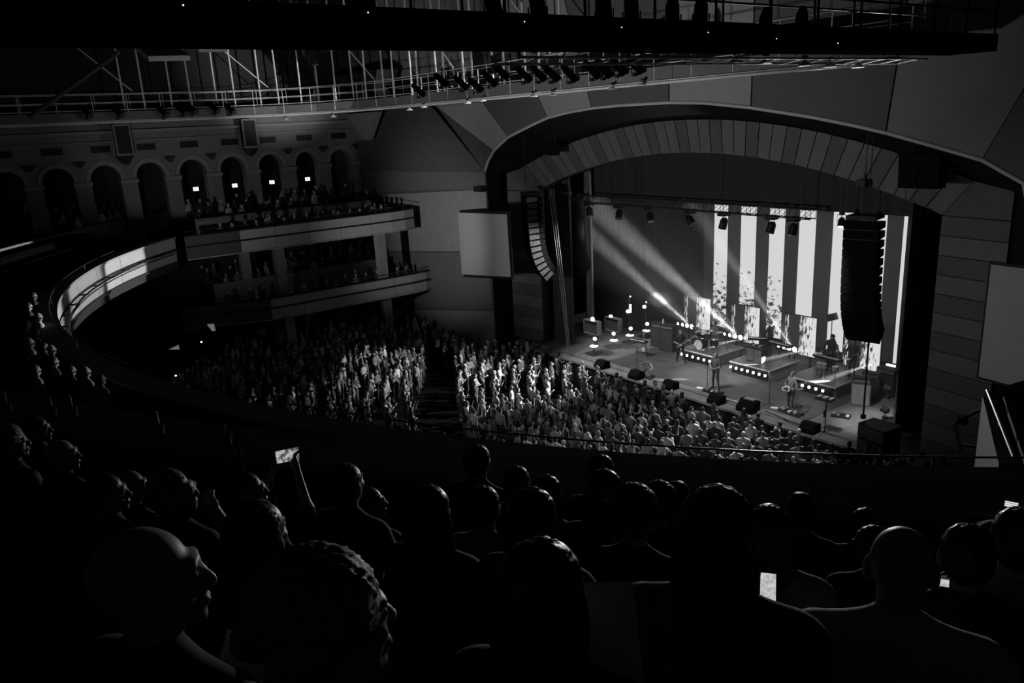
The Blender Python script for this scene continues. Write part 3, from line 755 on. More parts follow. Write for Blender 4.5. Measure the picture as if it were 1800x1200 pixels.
for k in range(7): MB().box((-30 + k * 1.9, 36.4, 1.55), (.08, .6, .7)).build('support_leg', 'black', t)

# four small LED banners behind the risers with dripping white patterns
def drip_mat():
    m = bpy.data.materials.new('drip'); m.use_nodes = True; nt = m.node_tree; N = nt.nodes; Lk = nt.links
    b = N['Principled BSDF']; b.inputs['Base Color'].default_value = (.01, .01, .01, 1)
    tc = N.new('ShaderNodeTexCoord'); mp = N.new('ShaderNodeMapping'); mp.inputs['Scale'].default_value = (10.5, 1, 1.5); mp.inputs['Rotation'].default_value = (0, .12, 0)
    nz = N.new('ShaderNodeTexNoise'); nz.inputs['Scale'].default_value = 1.7; nz.inputs['Detail'].default_value = 4
    Lk.new(tc.outputs['Object'], mp.inputs[0]); Lk.new(mp.outputs[0], nz.inputs['Vector'])
    sp = N.new('ShaderNodeSeparateXYZ'); Lk.new(tc.outputs['Object'], sp.inputs[0])
    cr = N.new('ShaderNodeValToRGB'); el = cr.color_ramp.elements
    mr = N.new('ShaderNodeMapRange'); mr.inputs[1].default_value = -.9; mr.inputs[2].default_value = .9; Lk.new(sp.outputs[0], mr.inputs[0])
    el[0].position = 0; el[0].color = (.66, .66, .66, 1); el[1].position = 1; el[1].color = (.3, .3, .3, 1)
    for p, v in ((.14, .46), (.2, .95), (.42, .95), (.5, .56), (.6, .5), (.72, .45), (.88, .42)):
        e = el.new(p); e.color = (v, v, v, 1)
    Lk.new(mr.outputs[0], cr.inputs[0])
    gt = N.new('ShaderNodeMath'); gt.operation = 'GREATER_THAN'; Lk.new(nz.outputs[0], gt.inputs[0]); Lk.new(cr.outputs[0], gt.inputs[1])
    fr = N.new('ShaderNodeMapRange'); fr.inputs[3].default_value = .02; fr.inputs[4].default_value = .75; Lk.new(gt.outputs[0], fr.inputs[0])
    b.inputs['Emission Color'].default_value = (1, 1, 1, 1); Lk.new(fr.outputs[0], b.inputs['Emission Strength']); MATS['drip'] = m
drip_mat()
for k, (xa, xb) in enumerate(((-29.56, -27.69), (-26.27, -24.47), (-22.98, -21.2), (-19.75, -17.93))):
    lab = ('small LED banner with white drips behind the drum kit', 'small LED banner with white drips behind the middle riser', 'small LED banner with white drips behind the third riser, left of the pole speaker', 'small LED banner with white drips below the hanging speaker array')[k]
    xm = (xa + xb) / 2
    t = thing('led_banner', (xm, 33.5, ST), lab, 'led screen', 'LED banners behind the risers')
    MB().box((xm, 33.5, 3.0), (xb - xa, .05, 1.95)).build('picture', 'drip', t)
    MB().box((xm, 33.56, 3.0), (xb - xa + .06, .07, 2.0)).build('frame', 'black', t)
    for x in (xa + .3, xb - .3):
        MB().box((x, 33.62, 1.65), (.06, .06, .9)).build('leg', 'black', t); MB().box((x, 33.75, 1.22), (.08, .6, .04)).build('foot', 'black', t)

# rug
m = MB().box((-23.9, 31.2, ST + .008), (12.1, 6.7, .016))
def rug_mat():
    mt = mat('rug', .075, .55, noise=.35, scale=2.2)
    nz = [n for n in mt.node_tree.nodes if n.type == 'TEX_NOISE'][0]
    mp = mt.node_tree.nodes.new('ShaderNodeMapping'); mp.inputs['Scale'].default_value = (.5, 2.2, 1)
    tc = [n for n in mt.node_tree.nodes if n.type == 'TEX_COORD'][0]
    mt.node_tree.links.new(tc.outputs['Object'], mp.inputs[0]); mt.node_tree.links.new(mp.outputs[0], nz.inputs['Vector'])
rug_mat()
tag(m.build('rug', 'rug'), 'wide dark rug under the band with streaked pile', 'rug')

# risers with bulb rows
RIS = [(-27.35, -25.15, 6, 'drum riser with white edge and a row of bulbs'), (-24.15, -21.8, 7, 'keyboard riser with white edge and a row of bulbs in mid stage'), (-20.7, -18.4, 4, 'riser with bulbs behind the guitarist in the pale shirt')]
mat('edge_white', .6, .4, noise=.05); mat('riser_top', .09, .35, noise=.2)
for k, (xa, xb, nb, lab) in enumerate(RIS):
    xm = (xa + xb) / 2
    t = thing('riser', (xm, 31.95, ST), lab, 'riser', 'band risers')
    MB().box((xm, 31.95, 1.79), (xb - xa, 2.3, .06)).build('platform', 'riser_top', t)
    e = MB()
    e.box((xm, 30.79, 1.8), (xb - xa + .05, .03, .06)); e.box((xa - .01, 31.95, 1.8), (.03, 2.32, .06)); e.box((xb + .01, 31.95, 1.8), (.03, 2.32, .06)); e.box((xm, 33.11, 1.8), (xb - xa + .05, .03, .06))
    e.build('edge_trim', 'edge_white', t)
    MB().box((xm, 30.95, 1.47), (xb - xa - .1, .03, .56)).build('skirt', 'black', t)
    MB().box((xa + .15, 31.95, 1.47), (.03, 2.1, .56)).build('skirt', 'grey', t); MB().box((xb - .06, 31.95, 1.47), (.03, 2.1, .56)).build('skirt', 'light_grey', t)
    for sx in (xa + .1, xb - .1):
        for y in (30.9, 33.0): MB().box((sx, y, 1.48), (.06, .06, .56)).build('leg', 'dark_steel', t)
    xs = np.linspace(xa + .12, xb - .2, nb) if nb > 4 else np.linspace(-19.98, -18.94, 4)
    for x in xs:
        MB().lathe([(0, -.06), (.05, -.05), (.058, 0), (.05, .05), (0, .06)], (x, 30.72, 1.56), 10).build('bulb', 'bulb', t, smooth=True)
        MB().box((x, 30.82, 1.5), (.08, .1, .1)).build('socket', 'black', t)

# ================================================================== STAGE EQUIPMENT
mat('lens_off', .08, .15, spec=.8, noise=0); mat('grille', .05, .5, noise=.4, scale=60); mat('amp_tolex', .03, .7); mat('chrome', .6, .2, metal=1, noise=0)
mat('skin_drum', .6, .4, noise=.05); mat('brass', .5, .25, metal=1, noise=.1); mat('paper', .6, .8, noise=.05); mat('guitar_white', .6, .3, noise=.05); mat('guitar_dark', .05, .3)
mat('array_black', .004, .8, spec=.1); mat('array_lit_side', .09, .6, noise=.6, scale=9)  # last one is pale in place of light on the curved array's side plates
def vn(d): d = np.array(d, float); return d / np.linalg.norm(d)
def lamp_parts(t, p, d, L=.3, r=.11, on=None, yoke=True, hang=1, body='black', sub=None):
    """spotlight head at p aiming along d, with lens, yoke and clamp"""
    d = vn(d); p = np.array(p, float)
    b = MB(); b.cone(p - d * L * .5, p - d * L * .25, r * .55, r * .95, 10); b.cone(p - d * L * .25, p + d * L * .5, r * .95, r, 10)
    hd_ = b.build('head', body, t, smooth=False)
    l = MB().cone(p + d * L * .5, p + d * (L * .5 + .012), r * .9, r * .8, 12); ln = l.build('lens', on or 'lens_off', t)
    ln.parent = hd_
    if yoke:
        s = np.cross(d, (0, 0, 1.)); s = vn(s) if np.linalg.norm(s) > .05 else np.array([1., 0, 0])
        top = p + np.array([0, 0, hang * (r + .16)])
        y = MB().tube([p + s * (r + .02), top + s * (r + .02), top - s * (r + .02), p - s * (r + .02)], .016, 5)
        y.build('yoke', 'black', t)
        MB().box(top + np.array([0, 0, hang * .06]), (.16, .16, .12)).build('clamp', 'black', t)
# truss above the stage
YT, ZT0 = 30.0, 9.28
t = thing('lighting_truss', (-28.7, YT, ZT0), 'long dark box truss hanging across the top of the stage', 'truss')
x0, x1 = -37.6, -19.4
for dy in (-.2, .2):
    for dz in (0, .4): MB().cyl((x0, YT + dy, ZT0 + dz), (x1, YT + dy, ZT0 + dz), .028, 6).build('chord', 'dark_steel', t)
n = 36
for k in range(n):
    a = x0 + (x1 - x0) * k / n; b = x0 + (x1 - x0) * (k + 1) / n
    m = MB()
    for dy in (-.2, .2):
        m.cyl((a, YT + dy, ZT0), (b, YT + dy, ZT0 + .4), .014, 5); m.cyl((b, YT + dy, ZT0), (b, YT + dy, ZT0 + .4), .014, 5)
    m.cyl((a, YT - .2, ZT0), (b, YT + .2, ZT0), .014, 5); m.cyl((b, YT - .2, ZT0 + .4), (b, YT + .2, ZT0 + .4), .014, 5)
    m.build('lacing', 'dark_steel', t)
for x in (-36, -30.5, -25, -20): MB().cyl((x, YT, ZT0 + .4), (x, YT, 14.4), .012, 5).build('hoist_chain', 'dark_steel', t)
HANG = [(1036, 362, (.3, -.2, -1)), (1088, 368, (.35, -.5, -1)), (1143, 374, (.5, -.4, -1)), (1213, 379, (1, -.2, -1.0)), (1272, 382, (-.2, -.1, -1)), (1356, 388, (-.1, -.3, -1)), (1395, 384, (0, -.3, -1))]
ords = ['first', 'second', 'third', 'fourth', 'fifth', 'sixth', 'seventh', 'eighth', 'ninth', 'tenth', 'eleventh', 'twelfth', 'thirteenth', 'fourteenth', 'fifteenth', 'sixteenth', 'seventeenth']
for k, (px, py, d) in enumerate(HANG):
    p = aty(px, py, YT)
    t = thing('moving_light', (p[0], YT, ZT0), f'black moving light under the truss, {ords[k]} counted from the grey side curtain', 'stage light', 'moving lights under the truss')
    lamp_parts(t, (p[0], YT, ZT0 - .5), d, .52, .2)
    MB().box((p[0], YT, ZT0 - .06), (.42, .44, .18)).build('base', 'black', t)
for k, (px, py, X) in enumerate(((1480, 376, -18.0), (1520, 378, -17.3))):
    p = aty(px, py, 30.2)
    t = thing('moving_light', (p[0], 30.2, 9.6), ('unlit moving light above the black hanging speaker array' if k else 'small lit moving light beside the top of the black hanging speaker array'), 'stage light', 'lights over the hanging array')
    lamp_parts(t, (p[0], 30.2, 9.2), (.2, -.5, -1), .4, .15, on=None if k else 'lamp_dim')
    MB().cyl((p[0], 30.2, 9.4), (p[0], 30.2, 14.52), .02, 5).build('drop_pipe', 'black', t)

# hanging speaker arrays
def line_array(x, Y, ztop, label, n=14, yaw=0.0, gm='grille', W=.60, D=.62, sp='array_black'):
    t = thing('line_array', (x, Y, ztop), label, 'speaker array', 'hanging speaker arrays')
    z = 0.0; y = 0.0; a = 0.0; H = .33
    for k in range(n):
        a = R(.6) * k + (R(3.3) * max(0, k - 7) * (1 + .12 * (k - 7)) if k > 7 else 0)
        ca, sa = math.cos(a), math.sin(a)
        # cabinet: trapezoid seen from the side, front towards -Y
        h0, h1 = H * .5 - .008, H * .34
        pr_ = [(-D * .35, h0), (D * .65, h1), (D * .65, -h1), (-D * .35, -h0)]
        cy, cz = y + sa * H * .5, z - ca * H * .5
        def tr(q): yy, zz = q; return (cy + yy * ca + zz * (-sa), cz + yy * (-sa) * -1 * -1 + zz * ca) if False else (cy + yy * ca - zz * sa, cz - yy * -sa * 1 + zz * ca)
        def tr2(q):
            yy, zz = q; return (cy + yy * ca - zz * sa, cz + yy * sa + zz * ca)
        poly = [(-W, *tr2(q)) for q in pr_]
        cb = MB().prism(poly, (2 * W, 0, 0)).build('cabinet', 'array_black', t, world=False)
        g = [(-D * .35 - .012, h0 - .02), (-D * .35 + .0, h0 - .02), (-D * .35 + .0, -h0 + .02), (-D * .35 - .012, -h0 + .02)]
        for sx in (-.31, .31):
            gg = MB().prism([(sx - .27, *tr2(q)) for q in g], (.54, 0, 0)); o = gg.build('grille', gm, cb, world=False); 
        for sx in (-W - .01, W):
            hn = MB().prism([(sx, *tr2(q)) for q in ((-D * .33, h0 - .03), (D * .3, h1 - .01), (D * .3, -h1 + .01), (-D * .33, -h0 + .03))], (.01, 0, 0)); hn.build('side_plate', sp, cb, world=False)
        y += sa * H; z -= ca * H
    MB().box((0, .1, .1), (1.0, .9, .14)).build('fly_frame', 'black', t, world=False)
    for yy in (-.15, .35): MB().cyl((0, yy, .1), (0, yy, 3.6), .015, 5).build('chain', 'black', t, world=False)
    t.rotation_euler = (0, 0, yaw)
    return t
line_array(-33.75, 26.0, 10.05, 'curved black speaker array hanging beside the grey projection screen and timber edge', yaw=R(-24), gm='array_black', W=.66, D=.86, sp='array_lit_side')
line_array(-14.85, 26.0, 10.0, 'black speaker array hanging in front of the bright striped screen', yaw=R(10), gm='array_black')
t = thing('cable_bundle', (-32.7, 26.6, 5.7), 'thin cables running down from the curved speaker array', 'cable')
for k in range(3): MB().tube([(-32.9 + .18 * k, 26.7, 10.4), (-32.85 + .17 * k, 26.9, 8), (-32.7 + .16 * k, 27.1, 5.0), (-32.4 + .1 * k, 27.2, 1.3)], .018, 5).build('cable', 'grey', t)
p = aty(1527, 600, 27.2)
t = thing('speaker_pole', (p[0], 27.2, 1.2), 'thin black vertical pole below the hanging array, above the speaker stack', 'pole')
MB().cyl((p[0], 27.2, 2.4), (p[0], 27.2, 5.9), .035, 8).build('pole', 'black', t); MB().cyl((p[0], 27.2, 2.3), (p[0], 27.2, 2.45), .1, 10).build('socket', 'black', t)
# floor speaker stack at the stage corner
t = thing('speaker_stack', (-14.35, 27.2, 0), 'tall black speaker stack at the stage corner beneath the pole', 'speaker')
for k, (z, hh_) in enumerate(((.45, .86), (1.3, .8), (2.0, .56))):
    b = MB().prism([(-14.95, 26.75, z - hh_ / 2), (-13.8, 26.55, z - hh_ / 2), (-13.7, 27.6, z - hh_ / 2), (-14.85, 27.65, z - hh_ / 2)], (0, 0, hh_ - .02)).build('cabinet', 'black', t)
    MB().prism([(-14.9, 26.72, z - hh_ / 2 + .05), (-13.85, 26.53, z - hh_ / 2 + .05), (-13.85, 26.53, z + hh_ / 2 - .07), (-14.9, 26.72, z + hh_ / 2 - .07)], (0, .02, 0)).build('grille', 'grille', b)

# side lamps on a post by the right leg curtain
t = thing('light_tower', (-15.5, 30.3, ST), 'low lamp post with two unlit side lamps by the black leg curtain', 'light tower')
for (px, py) in ((1562, 683), (1556, 720)):
    p = aty(px, py, 30.2); lamp_parts(t, p, (-.8, -.2, .3), .34, .14, hang=-1)
MB().cyl((-15.4, 30.3, ST), (-15.4, 30.3, 3.2), .03, 6).build('post', 'dark_steel', t); MB().box((-15.4, 30.3, ST + .03), (.6, .6, .06)).build('base', 'black', t)
p = aty(1570, 653, 33); t = thing('blinder_light', (p[0], 33, ST), 'small bright lamp with a lit bar at the foot of the striped screen edge', 'stage light')
MB().lathe([(0, -.09), (.06, -.06), (.08, 0), (.06, .06), (0, .09)], p, 10).build('bulb', 'lamp_on', t, smooth=True)
q = aty(1566, 642, 33); MB().box(q, (.42, .06, .09), rz=0).build('lit_bar', 'lamp_dim', t); MB().cyl((p[0], 33.08, ST), (p[0], 33.08, q[2]), .025, 6).build('post', 'black', t)

# light towers at the far side of the stage
TW = [(28.33, [(1040, 559), (1044, 594)], (1044, 608), (1030, 1053, 566, 583), 545), (30.0, [(1072, 555), (1077, 585)], (1079, 598), (1067, 1090, 561, 578), 550),
      (31.3, [(1102, 546), (1107, 576)], (1107, 589), None, 520), (32.83, [(1131, 538), (1136, 568)], (1136, 581), None, 530)]
tl = ['light tower with framed case nearest the grey side curtain', 'light tower with framed case second from the grey side curtain', 'tall thin light tower third from the grey side curtain', 'light tower farthest upstage, next to the bass amplifier']
for k, (Y, lamps, disc, frame, ytop) in enumerate(TW):
    base = aty(lamps[1][0], disc[1] + 14, Y); X = base[0]
    zt = aty(lamps[0][0], ytop, Y)[2]
    t = thing('light_tower', (X, Y, ST), tl[k], 'light tower', 'light towers at the side of the stage')
    MB().cyl((X, Y, ST), (X, Y, zt), .03, 6).build('pole', 'dark_steel', t); MB().box((X, Y, ST + .04), (.7, .7, .08)).build('base', 'black', t)
    for (px, py) in lamps:
        p = aty(px, py, Y - .22)
        lamp_parts(t, p + np.array([0, .1, 0]), (.6, -.75, -.12), .3, .12, on='lamp_on', hang=-1)
        MB().box((p[0], Y - .1, p[2] - .3), (.08, .3, .06)).build('bracket', 'black', t)
    p = aty(*disc, Y - .25); MB().lathe([(0, -.03), (.2, -.03), (.24, 0), (.2, .03), (0, .03)], p, 16).build('lit_disc', 'lamp_dim', t)
    MB().cyl((p[0], p[1], ST), (p[0], p[1], p[2]), .05, 8).build('disc_stand', 'black', t)
    if frame:
        xa, xb, ya, yb = frame; a = aty(xa, yb, Y - .3); b = aty(xb, ya, Y - .3)
        f = MB(); c = ((a[0] + b[0]) / 2, Y - .3, (a[2] + b[2]) / 2)
        for x in (a[0], b[0]): f.box((x, Y - .3, c[2]), (.04, .3, b[2] - a[2]))
        for z in (a[2], b[2]): f.box((c[0], Y - .3, z), (b[0] - a[0], .3, .04))
        f.build('case_frame', 'steel', t); MB().box((c[0], Y - .25, c[2]), (b[0] - a[0] - .1, .2, b[2] - a[2] - .1)).build('case', 'dark', t)
    if k == 2: MB().cyl(aty(1108, 549, Y), aty(1108, 535, Y), .06, 8).build('lit_tube', 'lamp_on', t)
    if k > 1:
        p = aty(*((1108, 521) if k == 2 else (1136, 531)), Y); MB().lathe([(0, -.05), (.05, 0), (0, .05)], p, 8).build('top_lamp', 'lamp_on', t)

# rows of beam lamps behind the risers
for k, (xa, xb) in enumerate(((-29.75, -28.74), (-26.45, -25.41), (-23.07, -22.15))):
    t = thing('lamp_bar', ((xa + xb) / 2, 33.25, ST), ('row of four lit lamps left of the drummer at the end of the drum banner', 'row of four lit lamps between drum riser and keyboard riser', 'row of four lit lamps between keyboard riser and third riser')[k], 'stage light', 'lamp bars behind the risers')
    MB().box(((xa + xb) / 2, 33.3, 2.12), (xb - xa + .3, .06, .06)).build('bar', 'black', t)
    for x in (xa, xb): MB().cyl((x, 33.3, ST), (x, 33.3, 2.12), .025, 6).build('leg', 'black', t)
    for j in range(4):
        x = xa + (xb - xa) * j / 3; rr = .085 + .02 * j
        h_ = MB().lathe([(0, .12), (rr * .8, .1), (rr, 0), (rr, -.02)], (x, 33.26, 2.3), 10, 'Y').build('head', 'black', t)
        l_ = MB().lathe([(0, -.05), (rr * .7, -.04), (rr * .95, -.01)], (x, 33.25, 2.3), 10, 'Y').build('lens', 'lamp_on', h_); l_.location = (0, 0, 0)

# ------------------------------------------------------------------ instruments
def amp(label, x, Y, w, d, hgt, head=True, rz=0, pale=False, grp=None, z=ST):
    t = thing('amplifier', (x, Y, z), label, 'amplifier', grp)
    c = MB().box((0, 0, hgt / 2), (w, d, hgt)).build('cabinet', 'amp_tolex' if not pale else 'grey', t, world=False)
    MB().box((0, -d / 2 - .008, hgt / 2), (w - .1, .016, hgt - .1)).build('grille', 'grille' if not pale else 'light_grey', c, world=False)
    if head:
        hb = MB().box((0, 0, hgt + .14), (w * .92, d * .8, .26)).build('head', 'amp_tolex', t, world=False)
        MB().box((0, -d * .4 - .006, hgt + .1), (w * .8, .01, .1)).build('control_panel', 'steel', hb, world=False)
        for j in range(6): MB().cyl((-w * .3 + w * .12 * j, -d * .4 - .01, hgt + .1), (-w * .3 + w * .12 * j, -d * .4 - .035, hgt + .1), .018, 6).build('knob', 'black', hb, world=False)
    t.rotation_euler = (0, 0, rz); return t
p = atz(1168, 618, ST); amp('tall black bass amplifier with a head beside the bassist', p[0], p[1] + .3, .85, .5, 1.25, rz=R(12))
MB_ = MB(); p2 = aty(1168, 578, p[1] + .3)
t = thing('water_bottle', (p2[0], p[1] + .2, 2.71), 'small pale bottle standing on the bass amplifier', 'bottle'); MB().lathe([(0, 0), (.05, 0), (.05, .2), (.02, .26), (.02, .3), (0, .3)], (0, 0, 0), 10).build('body', 'b_white', t, world=False); MB().lathe([(0, .3), (.024, .3), (.024, .33), (0, .33)], (0, 0, 0), 8).build('cap', 'dark', t, world=False)
p = atz(1152, 612, ST); amp('second black amplifier in shadow next to the bass amplifier', p[0] - .2, p[1] + .5, .8, .5, 1.1, rz=R(12))
p = atz(1508, 712, ST); amp('pale amplifier cabinet leaning at the edge of the rug by the third riser', p[0], p[1] + .2, .8, .42, 1.0, pale=True, rz=R(25))
amp('dark amplifier beside the pale cabinet', -17.55, 32.2, .75, .42, .95, rz=R(20))
p = atz(1490, 640, ST); amp('black amplifier standing behind the third riser under the hanging array', -17.3, 33.1, .9, .5, 1.0)

def board(nm, label, cat, p, w, d, n, rz, grp=None, z=ST + .016):
    t = thing(nm, (p[0], p[1], z), label, cat, grp)
    MB().box((0, 0, .03), (w, d, .05), rx=R(6)).build('board', 'black', t, world=False)
    for j in range(n):
        x = -w / 2 + w * (j + .5) / n
        q = MB().box((x, (-1) ** j * d * .18, .085), (w / n * .7, d * .38, .06)).build('pedal', ('light_grey', 'steel', 'dark', 'white')[j % 4], t, world=False)
        MB().cyl((x, (-1) ** j * d * .18 - .03, .11), (x, (-1) ** j * d * .18 - .03, .13), .015, 6).build('switch', 'chrome', q, world=False)
    t.rotation_euler = (0, 0, rz)
board('pedalboard', 'pedalboard at the feet of the singer', 'pedalboard', atz(1254, 690, ST), .95, .4, 7, 0, 'pedalboards')
board('pedalboard', 'pedalboard at the feet of the guitarist', 'pedalboard', atz(1390, 726, ST), 1.1, .42, 7, R(-5), 'pedalboards')
board('pedalboard', 'shiny pedalboard on the bare floor by the music stand', 'pedalboard', atz(1478, 732, ST), .75, .4, 4, R(20), 'pedalboards')
for lab, px in (('white set list sheet beside the singer\'s pedalboard', (1230, 682)), ('white set list sheet beside the guitarist\'s pedalboard', (1361, 717))):
    p = atz(*px, ST); tag(MB().box((p[0], p[1], ST + .02), (.3, .22, .004), rz=.3).build('set_list', 'paper'), lab, 'paper')
# monitor wedges along the front edge
WED = [(1052, 645), (1111, 664), (1175, 681), (1251, 708), (1419, 757)]
for k, px in enumerate(WED):
    p = atz(px[0], px[1], ST)
    t = thing('stage_monitor', (p[0], 27.12, ST - .08), f'black monitor box on the stage lip, {ords[k]} from the grey side curtain', 'monitor', 'monitor boxes on the stage lip')
    b = MB().prism([(-.33, -.28, 0), (-.33, .28, 0), (-.33, .28, .36), (-.33, -.05, .4), (-.33, -.28, .16)], (.66, 0, 0)).build('cabinet', 'array_black', t, world=False)
    MB().prism([(-.29, -.275, .17), (-.29, -.06, .395), (-.29, -.07, .41), (-.29, -.285, .185)], (.58, 0, 0)).build('grille', 'array_black', b, world=False)
p = atz(1322, 716, ST)
t = thing('stage_monitor', (p[0], 27.3, ST - .08), 'black monitor box with a lit front in the gap beside the guitarist', 'monitor', 'monitor boxes on the stage lip')
MB().prism([(-.42, -.3, 0), (-.42, .3, 0), (-.42, .3, .5), (-.42, 0, .5), (-.42, -.3, .2)], (.84, 0, 0)).build('cabinet', 'array_black', t, world=False)
MB().box((0, .1, .52), (.5, .2, .05)).build('handle', 'steel', t, world=False)
# shiny rig near the lip
p = atz(1133, 664, ST)
t = thing('stage_fan', (p[0], 27.5, ST), 'shiny round drum fan on the stage edge near the keyboard', 'fan')
MB().tube([(.36 * math.cos(a), 0, .42 + .36 * math.sin(a)) for a in np.linspace(0, 2 * math.pi, 20)[:-1]], .04, 6, True).build('ring', 'steel', t, world=False)
for k in range(5):
    a = k * 1.257; MB().prism([(.05 * math.cos(a), -.05, .42 + .05 * math.sin(a)), (.3 * math.cos(a - .2), -.02, .42 + .3 * math.sin(a - .2)), (.3 * math.cos(a + .4), .04, .42 + .3 * math.sin(a + .4))], (0, .01, 0)).build('blade', 'steel', t, world=False)
for k in range(6):
    a = k * math.pi / 6; MB().cyl((.36 * math.cos(a), -.08, .42 + .36 * math.sin(a)), (-.36 * math.cos(a), -.08, .42 - .36 * math.sin(a)), .008, 5).build('guard_wire', 'chrome', t, world=False)
MB().box((0, 0, .03), (.7, .3, .06)).build('base', 'dark', t, world=False)

def mic_stand(label, p, hgt, boom=None, grp='microphone stands', z=ST + .016):
    t = thing('microphone_stand', (p[0], p[1], z), label, 'microphone stand', grp)
    for k in range(3):
        a = k * 2.094; MB().cyl((0, 0, .12), (.28 * math.cos(a), .28 * math.sin(a), .01), .012, 5).build('leg', 'black', t, world=False)
    MB().cyl((0, 0, .05), (0, 0, hgt), .014, 6).build('pole', 'black', t, world=False)
    e = (0, 0, hgt)
    if boom: e = boom; MB().cyl((-e[0] * .3, -e[1] * .3, hgt - (e[2] - hgt) * .3), e, .011, 5).build('boom', 'black', t, world=False)
    mc = MB().cone(e, (e[0], e[1] + .13, e[2] + .03), .014, .02, 8).build('microphone', 'dark_steel', t, world=False)
    MB().lathe([(0, -.03), (.027, -.015), (.027, .015), (0, .03)], (e[0], e[1] + .15, e[2] + .035), 10).build('windscreen', 'chrome', mc, world=False)
p = atz(1243, 686, ST); mic_stand('microphone stand in front of the singer', p, 1.35, (0, .25, 1.52))
p = atz(1352, 712, ST); mic_stand('slanted microphone stand between singer and guitarist', p, 1.2, (-.25, .1, 1.5))
p = atz(1120, 650, ST); mic_stand('microphone stand by the shiny drum fan', p, 1.3, (.3, .1, 1.45))
# music stand with tray of gear
p = atz(1447, 762, ST)
t = thing('music_stand', (p[0], p[1] + .1, ST - .08), 'tall black stand with a tray of gadgets at the stage edge', 'music stand')
for k in range(3):
    a = k * 2.094 + .4; MB().cyl((0, 0, .2), (.32 * math.cos(a), .32 * math.sin(a), .01), .014, 5).build('leg', 'black', t, world=False)
MB().cyl((0, 0, .1), (0, 0, 1.52), .022, 6).build('pole', 'black', t, world=False)
MB().box((-.06, 0, 1.54), (.72, .42, .03), rx=R(10)).build('tray', 'black', t, world=False)
for x, w_ in ((-.3, .16), (-.05, .22), (.2, .14)): MB().box((x, .02, 1.585), (w_, .22, .05)).build('gadget', 'light_grey', t, world=False)
MB().cyl((-.05, 0, .75), (-.05, 0, 1.05), .05, 8).build('bottle_holder', 'black', t, world=False)
# keyboard and guitar rack on the far side
p = atz(1118, 628, ST)
def keyboard(label, x, y, z, w, hgt, rz, grp='keyboards'):
    t = thing('keyboard', (x, y, z), label, 'keyboard', grp)
    b = MB().box((0, 0, hgt), (w, .34, .1)).build('body', 'black', t, world=False)
    MB().box((0, -.06, hgt + .056), (w - .12, .15, .014)).build('white_keys', 'white', b, world=False)
    bk = MB()
    for j in range(int(w / .055)):
        if j % 7 not in (2, 6): bk.box((-w / 2 + .1 + j * .05, -.03, hgt + .068), (.022, .09, .014))
    bk.build('black_keys', 'black', b, world=False).__setitem__('kind', 'stuff')
    for s in (-1, 1): MB().cyl((-s * w * .3, .12 * s, .02), (s * w * .3, .12 * s, hgt - .05), .018, 6).build('stand_leg', 'dark_steel', t, world=False)
    t.rotation_euler = (0, 0, rz); return t
keyboard('keyboard on a crossed stand near the light towers', p[0] - .2, p[1] + .35, ST, 1.1, .82, R(8))
keyboard('long bright keyboard at the back of the middle riser', -22.5, 32.5, 1.82, 1.4, .85, R(-6))
keyboard('short keyboard tilted beside the keyboard player\'s console', -23.6, 32.3, 1.82, 1.0, .95, R(30))
keyboard('keyboard with a row of pale keys on the third riser', -19.7, 32.2, 1.82, 1.4, .8, R(-4))
t = thing('console_desk', (-23.2, 31.7, 1.82), 'dark panelled console on the front of the middle riser', 'console')
MB().box((0, 0, .36), (.9, .5, .72)).build('body', 'dark', t, world=False)
for s in (-.22, .22): MB().box((s, -.26, .36), (.4, .02, .62)).build('front_panel', 'grey', t, world=False)
MB().box((0, 0, .75), (1.05, .6, .05)).build('top', 'black_gloss', t, world=False)
for k in range(5): MB().box((-.35 + k * .17, .02, .8), (.12, .2, .06)).build('synth_module', 'light_grey' if k % 2 else 'dark', t, world=False)

def guitar_mesh(t, white=True):
    body = []
    for a in np.linspace(0, 2 * math.pi, 28)[:-1]:
        r = .17 + .03 * math.cos(2 * a) + .018 * math.cos(3 * a + .5); body.append((r * 1.15 * math.cos(a), -.022, r * .86 * math.sin(a)))
    b = MB().prism(body, (0, .044, 0)).build('body', 'guitar_white' if white else 'guitar_dark', t, world=False)
    pg = [(.6 * x + .01, .024, .55 * z - .01) for x, y, z in body]; MB().prism(pg, (0, .004, 0)).build('pickguard', 'black' if white else 'light_grey', b, world=False)
    for x in (-.02, .05): MB().box((x, .032, .0), (.03, .012, .08)).build('pickup', 'black', b, world=False)
    MB().box((-.46, .012, .0), (.62, .026, .048)).build('neck', 'wood', t, world=False)
    hs = MB().prism([(-.76, .0, -.03), (-.95, .0, -.02), (-.96, .0, .05), (-.77, .0, .035)], (0, .02, 0)).build('headstock', 'wood', t, world=False)
    for j in range(3): MB().cyl((-.8 - .05 * j, .01, .035), (-.8 - .05 * j, .01, .075), .009, 5).build('tuning_peg', 'chrome', hs, world=False)
    return t
def guitar(label, base, rz, off, tilt, white, grp='guitars'):
    t = thing('electric_guitar', (0, 0, 0), label, 'guitar', grp)
    guitar_mesh(t, white)
    t.matrix_world = Matrix.Translation(Vector(base)) @ Matrix.Rotation(rz, 4, 'Z') @ Matrix.Translation(Vector(off)) @ Matrix.Rotation(tilt, 4, 'Y')
    return t
